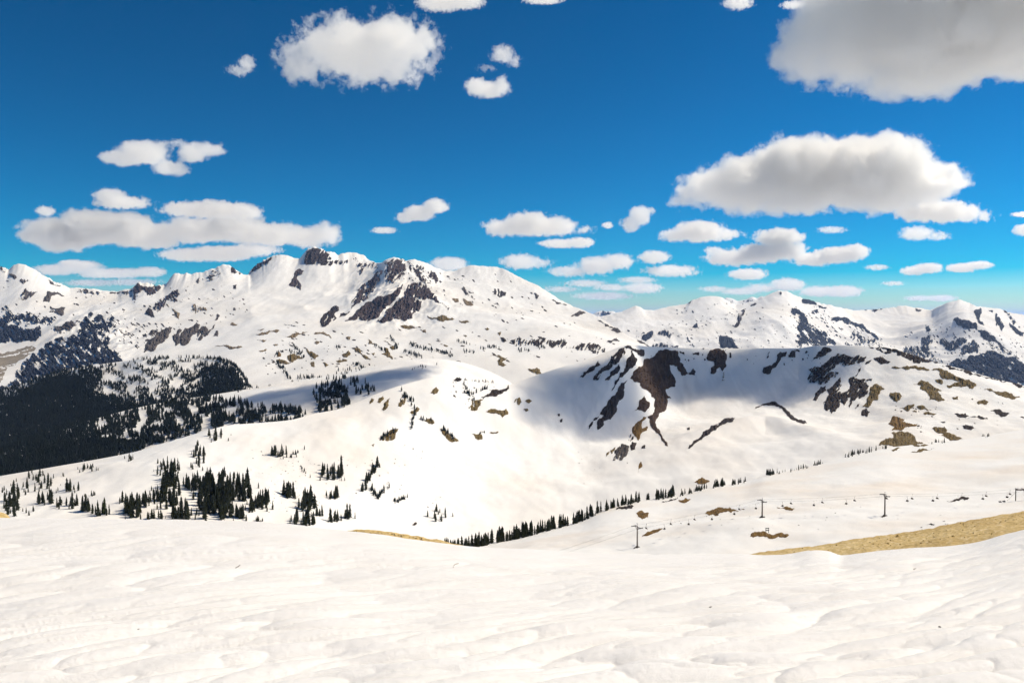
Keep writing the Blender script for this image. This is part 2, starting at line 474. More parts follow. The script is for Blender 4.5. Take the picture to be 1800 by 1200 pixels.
mass_sky = [(-160, 500, 6000), (-60, 478, 5900), (0, 469, 5800), (8, 470, 5800), (15, 474, 5800), (24, 466, 5800), (33, 463.5, 5800), (45, 466, 5800), (62, 475, 5800), (80, 485, 5800),
            (95, 495, 5800), (110, 501, 5800), (122, 507, 5800), (140, 506, 5800), (160, 508, 5800), (185, 511, 5800), (205, 513, 5800), (215, 510, 5700), (232, 506, 5700), (238, 502, 5600),
            (243, 496, 5600), (262, 498, 5600), (280, 501, 5600), (290, 499, 5700), (300, 487, 5700), (311, 478, 5700), (325, 480, 5700), (345, 480, 5700), (362, 477, 5700), (380, 470, 5700),
            (394, 464.5, 5700), (403, 465, 5700), (410, 471, 5700), (420, 478, 5700), (428, 482, 5700), (436, 482, 5700), (441, 474, 5800), (450, 466, 5800), (460, 458, 5800), (472, 452, 5800),
            (485, 447, 5800), (495, 447, 5800), (505, 449, 5800), (516, 454, 5800), (527, 454, 5800), (534, 446, 5800), (541, 438, 5800), (549, 434, 5800), (557, 434.5, 5800), (566, 438, 5800),
            (578, 442, 5800), (592, 445, 5900), (603, 446, 5900), (615, 444, 6000), (626, 445, 6000), (638, 449, 6000), (648, 456, 5900), (660, 463, 5700), (670, 463, 5400), (678, 456, 5200),
            (686, 454, 5200), (697, 452.5, 5200), (708, 455, 5200), (716, 459, 5200), (726, 457, 5200), (738, 459, 5200), (752, 464, 5200), (766, 471, 5200), (780, 476, 5300), (795, 477, 5300),
            (812, 471, 5300), (828, 467, 5300), (850, 467, 5300), (872, 469, 5300), (888, 474, 5200), (905, 483, 5100), (925, 493, 5000), (945, 502, 4900), (965, 514, 4800), (985, 527, 4700),
            (1005, 537, 4500), (1025, 545, 4300), (1045, 553, 4100), (1060, 562, 3900), (1078, 573, 3700), (1095, 584, 3500), (1115, 595, 3350), (1135, 605, 3250), (1160, 622, 3100), (1220, 660, 2900)]
build_layer('snowy_massif', M['snow_far'], -110, 1200, 1.6, [
    [(-160, 800, 2300), (200, 780, 2250), (500, 740, 1980), (900, 720, 1950), (1220, 720, 1950)],
    [(-160, 690, 2950), (0, 680, 2950), (200, 652, 2950), (430, 665, 2500), (700, 650, 2400), (1000, 650, 2300), (1220, 690, 2200)],
    [(-160, 620, 4300), (0, 612, 4200), (120, 606, 3900), (300, 600, 3500), (450, 580, 3500), (600, 568, 3600), (800, 562, 3600), (950, 572, 3300), (1060, 598, 2950), (1140, 622, 2800), (1220, 670, 2700)],
    [(-160, 540, 5200), (0, 535, 5100), (150, 550, 4850), (300, 540, 4600), (450, 522, 4750), (600, 512, 4900), (700, 512, 4350), (800, 515, 4500), (900, 528, 4450), (1000, 560, 3900), (1060, 580, 3500), (1140, 612, 3100), (1220, 664, 2800)],
    mass_sky], 1.45, (0.9, 1200), disp=d_mass)

# --- forested knoll, left middle distance
def d_knoll(X, Y, px, py, s):
    return 6 * fbm2(X / 120, Y / 120, 4, 31) * np.clip((1 - s) * 5, 0.2, 1)
build_layer('forested_knoll', M['snow'], -110, 500, 2.2, [
    [(-160, 860, 1500), (200, 800, 1550), (500, 760, 1600)],
    [(-160, 780, 1800), (100, 735, 1900), (300, 690, 1950), (400, 690, 1900), (500, 730, 1800)],
    [(-160, 718, 2500), (-60, 700, 2400), (0, 687, 2350), (50, 671, 2300), (100, 655, 2300), (150, 645, 2250), (200, 637, 2250), (253, 631, 2200), (333, 627, 2200), (383, 630, 2150), (410, 640, 2100), (428, 660, 2050), (445, 685, 2000), (500, 760, 1900)]],
    1.8, (0.45, 500), disp=d_knoll, smooth_sky=True)

# --- middle ridge
def d_mid(X, Y, px, py, s):
    return 5 * fbm2(X / 110, Y / 140, 4, 41) * np.clip((1 - s) * 5, 0.2, 1)
build_layer('middle_ridge', M['snow'], -110, 960, 2.2, [
    [(-160, 930, 1000), (200, 880, 1100), (500, 800, 1180), (700, 740, 1330), (850, 745, 1560), (960, 760, 1750)],
    [(-160, 850, 1150), (100, 790, 1260), (300, 745, 1330), (500, 705, 1380), (650, 680, 1420), (767, 655, 1560), (960, 720, 1800)],
    [(-160, 830, 1350), (-60, 808, 1400), (0, 792, 1450), (60, 768, 1500), (110, 750, 1520), (170, 735, 1550), (250, 715, 1580), (317, 702, 1600), (370, 694, 1600), (450, 681, 1620), (583, 658, 1680), (683, 638, 1720), (733, 631, 1760), (767, 630, 1780), (800, 634, 1810), (840, 645, 1840), (880, 662, 1860), (960, 716, 1900)]],
    1.8, (0.4, 350), disp=d_mid, smooth_sky=True)

# --- mountain with the open bowl
def d_bowl(X, Y, px, py, s):
    edge = np.clip((1 - s) * 6, 0.08, 1)
    wall = np.exp(-((px - 1280) / 230) ** 2) * np.clip((720 - py) / 60, 0, 1)
    flute = ridged2(X / 26, Y / 260, 3, 51) - 0.3
    rib = np.exp(-((px - (1120 - (py - 610) * 0.45)) / 60) ** 2) * np.clip((800 - py) / 120, 0, 1)
    bench = np.exp(-((px - 1300) / 170) ** 2)
    mor = (14 * np.exp(-((py - (742 - 0.0009 * (px - 1330) ** 2 * np.sign(px - 1330) * 0 + 0.25 * np.abs(px - 1345))) / 13.0) ** 2)) * bench * np.clip((py - 690) / 30, 0, 1)
    return (edge * (7 * fbm2(X / 190, Y / 190, 3, 52) + 1.6 * fbm2(X / 45, Y / 60, 3, 54)) + wall * edge * 2.6 * flute
            + rib * edge * (24 + 10 * (ridged2(X / 60, Y / 160, 3, 57) - 0.3)) + mor
            - 16 * np.exp(-((px - 1250) / 150) ** 2 - ((py - 715) / 22) ** 2))
bowl_sky = [(-160, 868, 880), (-60, 850, 900), (0, 838, 900), (83, 823, 920), (167, 808, 940), (233, 795, 950), (293, 778, 970), (333, 765, 990), (367, 755, 1000), (400, 747, 1020), (467, 742, 1060), (510, 738, 1080),
            (550, 728, 1120), (600, 717, 1160), (633, 704, 1190), (660, 692, 1210), (700, 678, 1240), (733, 669, 1270), (767, 662, 1300), (800, 662, 1330), (833, 667, 1360), (867, 672, 1380), (893, 675, 1400),
            (920, 667, 1430), (950, 657, 1460), (1000, 641, 1520), (1047, 627, 1560), (1073, 617, 1580), (1093, 610, 1590), (1110, 607, 1600), (1133, 610, 1640), (1167, 611, 1700), (1267, 612, 1740), (1400, 612, 1720),
            (1440, 607, 1690), (1467, 607, 1680), (1517, 608, 1660), (1550, 610, 1650), (1583, 617, 1620), (1617, 628, 1600), (1650, 638, 1570), (1700, 651, 1540), (1733, 661, 1520), (1767, 670, 1500), (1800, 678, 1480), (1900, 705, 1430)]
build_layer('bowl_mountain', M['snow'], -110, 1900, 1.8, [
    [(-160, 1000, 560), (300, 1000, 600), (620, 1010, 700), (800, 1020, 780), (1000, 1000, 820), (1300, 930, 850), (1600, 850, 950), (1900, 830, 1000)],
    [(-160, 910, 690), (300, 900, 740), (620, 895, 860), (800, 900, 980), (1000, 880, 1050), (1200, 840, 1090), (1400, 800, 1130), (1600, 760, 1180), (1900, 770, 1130)],
    [(-160, 885, 780), (300, 830, 850), (620, 800, 1010), (800, 790, 1150), (950, 780, 1270), (1080, 760, 1370), (1200, 740, 1430), (1350, 735, 1420), (1500, 735, 1370), (1650, 715, 1330), (1900, 740, 1250)],
    [(-160, 875, 830), (300, 800, 910), (620, 750, 1090), (800, 715, 1230), (950, 710, 1370), (1080, 690, 1480), (1200, 690, 1590), (1350, 690, 1600), (1500, 680, 1530), (1650, 675, 1470), (1900, 722, 1350)],
    bowl_sky], 1.6, (0.35, 400), disp=d_bowl, smooth_sky=True)

# --- near ski slope on the right
def d_ski(X, Y, px, py, s):
    return (1.8 * fbm2(X / 70, Y / 70, 3, 61) + 0.35 * fbm2(X / 14, Y / 20, 3, 63)) * np.clip((1 - s) * 6, 0.15, 1)
ski_sky = [(640, 985, 380), (700, 968, 395), (760, 960, 405), (817, 961, 420), (893, 950, 440), (967, 931, 460), (1017, 917, 475), (1060, 898, 490), (1123, 881, 510), (1192, 871, 525), (1249, 857, 540), (1312, 846, 560), (1345, 835, 570),
           (1390, 827, 580), (1450, 813, 600), (1496, 800, 615), (1559, 787, 630), (1610, 781, 645), (1694, 772, 660), (1730, 766, 670), (1800, 754, 690), (1900, 735, 720)]
build_layer('ski_slope', M['snow_slope'], 640, 1900, 2.0, [
    [(640, 1220, 60), (1900, 1150, 60)],
    [(640, 1040, 230), (1000, 1030, 230), (1400, 1010, 220), (1900, 960, 220)],
    [(640, 1010, 330), (900, 975, 340), (1120, 955, 350), (1340, 905, 390), (1560, 900, 370), (1800, 875, 380), (1900, 860, 380)],
    ski_sky], 1.7, (0.5, 250), disp=d_ski, smooth_sky=True)

# --- gravel shoulder below the snow bank
def d_grav(X, Y, px, py, s):
    return 0.05 * fbm2(X / 0.9, Y / 0.9, 4, 71) * np.clip((1 - s) * 4, 0.35, 1) + 0.012 * fbm2(X / 0.12, Y / 0.12, 3, 73)
grav_sky = [(-160, 870, 10.5), (-40, 888, 10.5), (0, 897, 10.5), (12, 903, 10.5), (26, 916, 10.5), (120, 935, 10.5), (300, 945, 10.5), (480, 937, 10.5), (560, 931, 10.5), (610, 930.5, 10.5), (640, 930.5, 10.5), (690, 935, 10.5), (730, 941, 10.5), (765, 948, 10.5),
            (800, 955, 10.5), (850, 970, 10.5), (950, 985, 11), (1150, 985, 11.5), (1290, 979, 12), (1335, 970, 12.5), (1400, 962, 12.5), (1450, 956, 12.5), (1490, 949, 12.5), (1530, 943, 12.5), (1580, 937, 12.5), (1620, 931, 12.5), (1660, 922, 12.5), (1700, 915, 12.5), (1750, 906, 12.5), (1800, 898, 12.5), (1900, 884, 12.5)]
build_layer('gravel_ground', M['gravel'], -110, 1900, 3.0, [
    [(-160, 1500, 2.6), (1900, 1500, 2.6)],
    [(-160, 1010, 6.5), (300, 1030, 6.5), (900, 1070, 6.6), (1350, 1075, 6.8), (1900, 1010, 7.0)],
    grav_sky], 2.5, (1.1, 14), disp=d_grav, smooth_sky=True)

# --- foreground snow bank
def d_bank(X, Y, px, py, s):
    e = np.clip((1 - s) * 5, 0.25, 1)
    a = 0.52 - 0.10 * np.tanh(X / 3.0)
    xr = X * np.cos(a) + Y * np.sin(a); yr = -X * np.sin(a) + Y * np.cos(a)
    wob = 0.35 * fbm2(X / 1.6, Y / 1.6, 2, 81)
    n1 = np.abs(noise2(xr / 1.1 + wob, yr / 0.26 + wob * 0.9, 82)); n2 = np.abs(noise2(xr / 0.5 - wob, yr / 0.14 + wob + 7.3, 85)); n3 = noise2(xr / 1.9, yr / 0.7, 88)
    pil = 1 - np.exp(-n1 * 4.0)
    near = np.clip((px * 0 + py - 930) / 200, 0.6, 1)
    return (near * ((0.052 + 0.022 * n3) * pil + 0.018 * (1 - np.exp(-n2 * 6.0))) + 0.035 * fbm2(X / 2.4, Y / 1.3, 2, 84) + 0.0022 * fbm2(X / 0.05, Y / 0.05, 2, 86)) * e - 0.026 * e
bank_sky = [(-160, 905, 8.2), (0, 909, 8.2), (100, 911, 8.2), (300, 913, 8.2), (440, 915, 8.2), (520, 921, 8.2), (590, 930, 8.2), (640, 935, 8.2), (700, 944, 8.2), (760, 953, 8.2), (800, 957, 8.2), (850, 962, 8.3), (930, 966, 8.4), (1000, 970, 8.5),
            (1100, 973, 8.6), (1200, 974, 8.7), (1300, 973, 8.8), (1340, 975, 8.8), (1390, 972, 8.8), (1430, 966, 8.8), (1455, 968, 8.8), (1480, 975, 8.8), (1510, 971, 8.8), (1550, 966, 8.8), (1600, 962, 8.8), (1650, 960, 8.8), (1690, 956, 8.8), (1730, 948, 8.8), (1760, 939, 8.8), (1800, 929, 8.8), (1900, 905, 8.8)]
build_layer('snowfield', M['old_snow'], -110, 1900, 3.2, [
    [(-160, 1420, 2.55), (1900, 1420, 2.55)],
    [(-160, 1130, 4.35), (500, 1140, 4.3), (1000, 1150, 4.4), (1500, 1145, 4.5), (1900, 1125, 4.6)],
    [(-160, 985, 6.5), (300, 990, 6.4), (700, 1005, 6.4), (1000, 1020, 6.5), (1400, 1020, 6.6), (1650, 1010, 6.7), (1900, 975, 6.9)],
    bank_sky], 1.35, (1.9, 1.6), disp=d_bank, smooth_sky=True)

# ------------------------------------------------------------------ exposed rock and bare ground on the snow
def fract(poly, amp, target, rnd):
    """rough the outline of a polygon by midpoint displacement"""
    pts = [tuple(p) for p in poly]
    while True:
        out = []; grew = False
        n = len(pts)
        for i in range(n):
            a = pts[i]; b = pts[(i + 1) % n]
            out.append(a)
            L = math.hypot(b[0] - a[0], b[1] - a[1])
            if L > target:
                d = rnd.uniform(-amp, amp) * L
                out.append(((a[0] + b[0]) / 2 - (b[1] - a[1]) / L * d, (a[1] + b[1]) / 2 + (b[0] - a[0]) / L * d)); grew = True
        pts = out
        if not grew: return pts

def in_poly(x, y, poly):
    x = np.asarray(x); y = np.asarray(y); r = np.zeros(x.shape, bool)
    n = len(poly)
    for i in range(n):
        x1, y1 = poly[i]; x2, y2 = poly[(i + 1) % n]
        c = (y1 > y) != (y2 > y)
        r ^= c & (x < (x2 - x1) * (y - y1) / (y2 - y1 + 1e-12) + x1)
    return r

def edge_dist(pts, poly):
    p = np.asarray(pts)[:, None, :]; a = np.array(poly)[None]; b = np.roll(np.array(poly), -1, 0)[None]
    ab = b - a; t = np.clip(((p - a) * ab).sum(-1) / np.maximum((ab ** 2).sum(-1), 1e-9), 0, 1)
    return np.sqrt((((a + ab * t[..., None]) - p) ** 2).sum(-1)).min(1)

OC_SEED = [100]
def outcrop_arrays(L, poly, step=1.5, holes=0.0, ang=90.0, stretch=3.0, grain=5.0, lift=2.0, amp=0.19):
    OC_SEED[0] += 1
    rnd = random.Random(OC_SEED[0])
    out = fract(poly, amp, step * 1.6, rnd)
    xs = [p[0] for p in out]; ys = [p[1] for p in out]
    gx = np.arange(min(xs), max(xs), step); gy = np.arange(min(ys), max(ys), step * 0.85)
    G = np.array([(x + (step / 2 if j % 2 else 0), y) for j, y in enumerate(gy) for x in gx]) if len(gx) and len(gy) else np.zeros((0, 2))
    if len(G):
        G = G + np.array([[rnd.uniform(-.25, .25) * step, rnd.uniform(-.25, .25) * step] for _ in range(len(G))])
        G = G[in_poly(G[:, 0], G[:, 1], out)]
        if len(G):
            G = G[edge_dist(G, out) > step * 0.5]
    allp = [Vector(p) for p in out] + [Vector(p) for p in G.tolist()]
    n = len(out)
    v2, _, f2, _, _, _ = delaunay_2d_cdt(allp, [], [list(range(n))], 1, 1e-4)
    v2 = np.array([(p.x, p.y) for p in v2]); f2 = np.array([f for f in f2 if len(f) == 3], int)
    if len(f2) == 0: return None
    ed = edge_dist(v2, out)
    ca, sa = math.cos(math.radians(ang)), math.sin(math.radians(ang))
    def streak(q, s):
        u = q[:, 0] * ca + q[:, 1] * sa; w = -q[:, 0] * sa + q[:, 1] * ca
        return fbm2(u / (grain * stretch), w / grain, 3, s)
    if holes > 0:
        c = v2[f2].mean(1)
        thr = np.quantile(streak(c, 5.0), 1 - holes) if len(c) > 20 else 9
        cd = ed[f2].mean(1)
        keep = streak(c, 5.0) + (0.22 + holes) * np.exp(-cd / 3.5) < thr + 0.12
        f2 = f2[keep]
        if len(f2) == 0: return None
    W = np.zeros((len(v2), 3)); ok = np.zeros(len(v2), bool)
    relief = streak(v2, 9.0) * 0.8 + 0.5 * noise2(v2[:, 0] / 2.2, v2[:, 1] / 2.2, 3)
    for i, (x, y) in enumerate(v2):
        h = hit(L, x, y)
        if h is None:
            # just over the skyline: use the nearest skyline point
            j = int(np.clip(round((x - L.cols[0]) / (L.cols[1] - L.cols[0])), 0, len(L.cols) - 1))
            p = L.sky[j].copy(); nrm = np.array((0, -0.5, 0.85))
            if abs(project(p)[1] - y) > 14: continue
        else:
            p, nrm = h
            if nrm[2] < 0: nrm = -nrm
        m_px = p[1] / FPX
        d = nrm * 0.7 + np.array((0, -0.45, 0.3)); d = d / np.linalg.norm(d)
        hgt = lift * (min(1.0, ed[i] / 3.0) * (0.75 + 1.5 * relief[i]) + (0.30 if ed[i] < 0.05 else 0.2)) if True else 0
        W[i] = p + d * m_px * max(hgt, 0.12); ok[i] = True
    f2 = f2[ok[f2].all(1)]
    if len(f2) == 0: return None
    # drop triangles that bridge two distances (skyline steps)
    dy = W[f2][:, :, 1]
    f2 = f2[(dy.max(1) - dy.min(1)) < 0.12 * dy.mean(1)]
    # orient upward
    a, b_, c_ = W[f2[:, 0]], W[f2[:, 1]], W[f2[:, 2]]
    nz = np.cross(b_ - a, c_ - a)
    toc = (nz * (CAM - a)).sum(1)
    f2[toc < 0] = f2[toc < 0][:, ::-1]
    used = np.unique(f2); remap = -np.ones(len(W), int); remap[used] = np.arange(len(used))
    return W[used], remap[f2]

def outcrop(layer, mat, poly, name='rock_outcrop', label=None, **kw):
    L = LAYERS[layer]
    r = outcrop_arrays(L, poly, **kw)
    if r is None: return None
    me = mesh_np(name, r[0], r[1], False, M[mat])
    return obj(name, me, parent=L.o, label=label)

def scatter_specks(layer, mat, name, regions, seed):
    """many small bits of rock poking through the snow, joined: too many and too small to tell apart"""
    rnd = random.Random(seed); Vs = []; Fs = []; base = 0
    L = LAYERS[layer]
    for poly, n, s0, s1, asp, ang in regions:
        xs = [p[0] for p in poly]; ys = [p[1] for p in poly]; k = 0; tries = 0
        while k < n and tries < n * 20:
            tries += 1
            x = rnd.uniform(min(xs), max(xs)); y = rnd.uniform(min(ys), max(ys))
            if not in_poly(np.array([x]), np.array([y]), poly)[0]: continue
            h = hit(L, x, y)
            if h is None: continue
            k += 1
            p, nrm = h
            if nrm[2] < 0: nrm = -nrm
            r = rnd.uniform(s0, s1) * rnd.choice((0.6, 0.8, 1.0)); m_px = p[1] / FPX
            a0 = math.radians(ang + rnd.uniform(-18, 18)); m = 7
            ring = []
            for q in range(m):
                t = 2 * math.pi * q / m
                rr = r * rnd.uniform(0.6, 1.2)
                u = math.cos(t) * rr * asp; w = math.sin(t) * rr
                qx = x + u * math.cos(a0) - w * math.sin(a0); qy = y + u * math.sin(a0) + w * math.cos(a0)
                hh = hit(L, qx, qy)
                qp = hh[0] if hh is not None and abs(hh[0][1] - p[1]) < 0.12 * p[1] else p
                ring.append(qp + np.array((0, -0.5, 0.3)) * m_px * 0.35)
            Vs += ring + [p + (nrm * 0.6 + np.array((0, -0.5, 0.4))) * m_px * r * 0.8]
            Fs += [(base + q, base + (q + 1) % m, base + m) for q in range(m)]
            base += m + 1
    V = np.array(Vs); F = np.array(Fs)
    nz = np.cross(V[F[:, 1]] - V[F[:, 0]], V[F[:, 2]] - V[F[:, 0]]); toc = (nz * (CAM - V[F[:, 0]])).sum(1)
    F[toc < 0] = F[toc < 0][:, ::-1]
    o = obj(name, mesh_np(name, V, F, False, M[mat]), parent=L.o, kind='stuff')
    return o

def zc(ox, oy, s):
    return lambda *pts: [(ox + x / s, oy + y / s) for x, y in pts]
A = zc(0, 440, 6); B = zc(200, 440, 6); C = zc(480, 420, 4.2857); D = zc(1000, 590, 5.2167); E = zc(1300, 590, 5.2167)
F_ = zc(1500, 590, 5.2167); G_ = zc(1030, 500, 4.615); H = zc(1410, 500, 4.615)
Z3 = zc(800, 400, 3); Z6 = zc(500, 640, 3); Z7 = zc(1000, 640, 3.3333); Z4b = zc(1450, 820, 5.143); I_ = lambda *p: list(p)

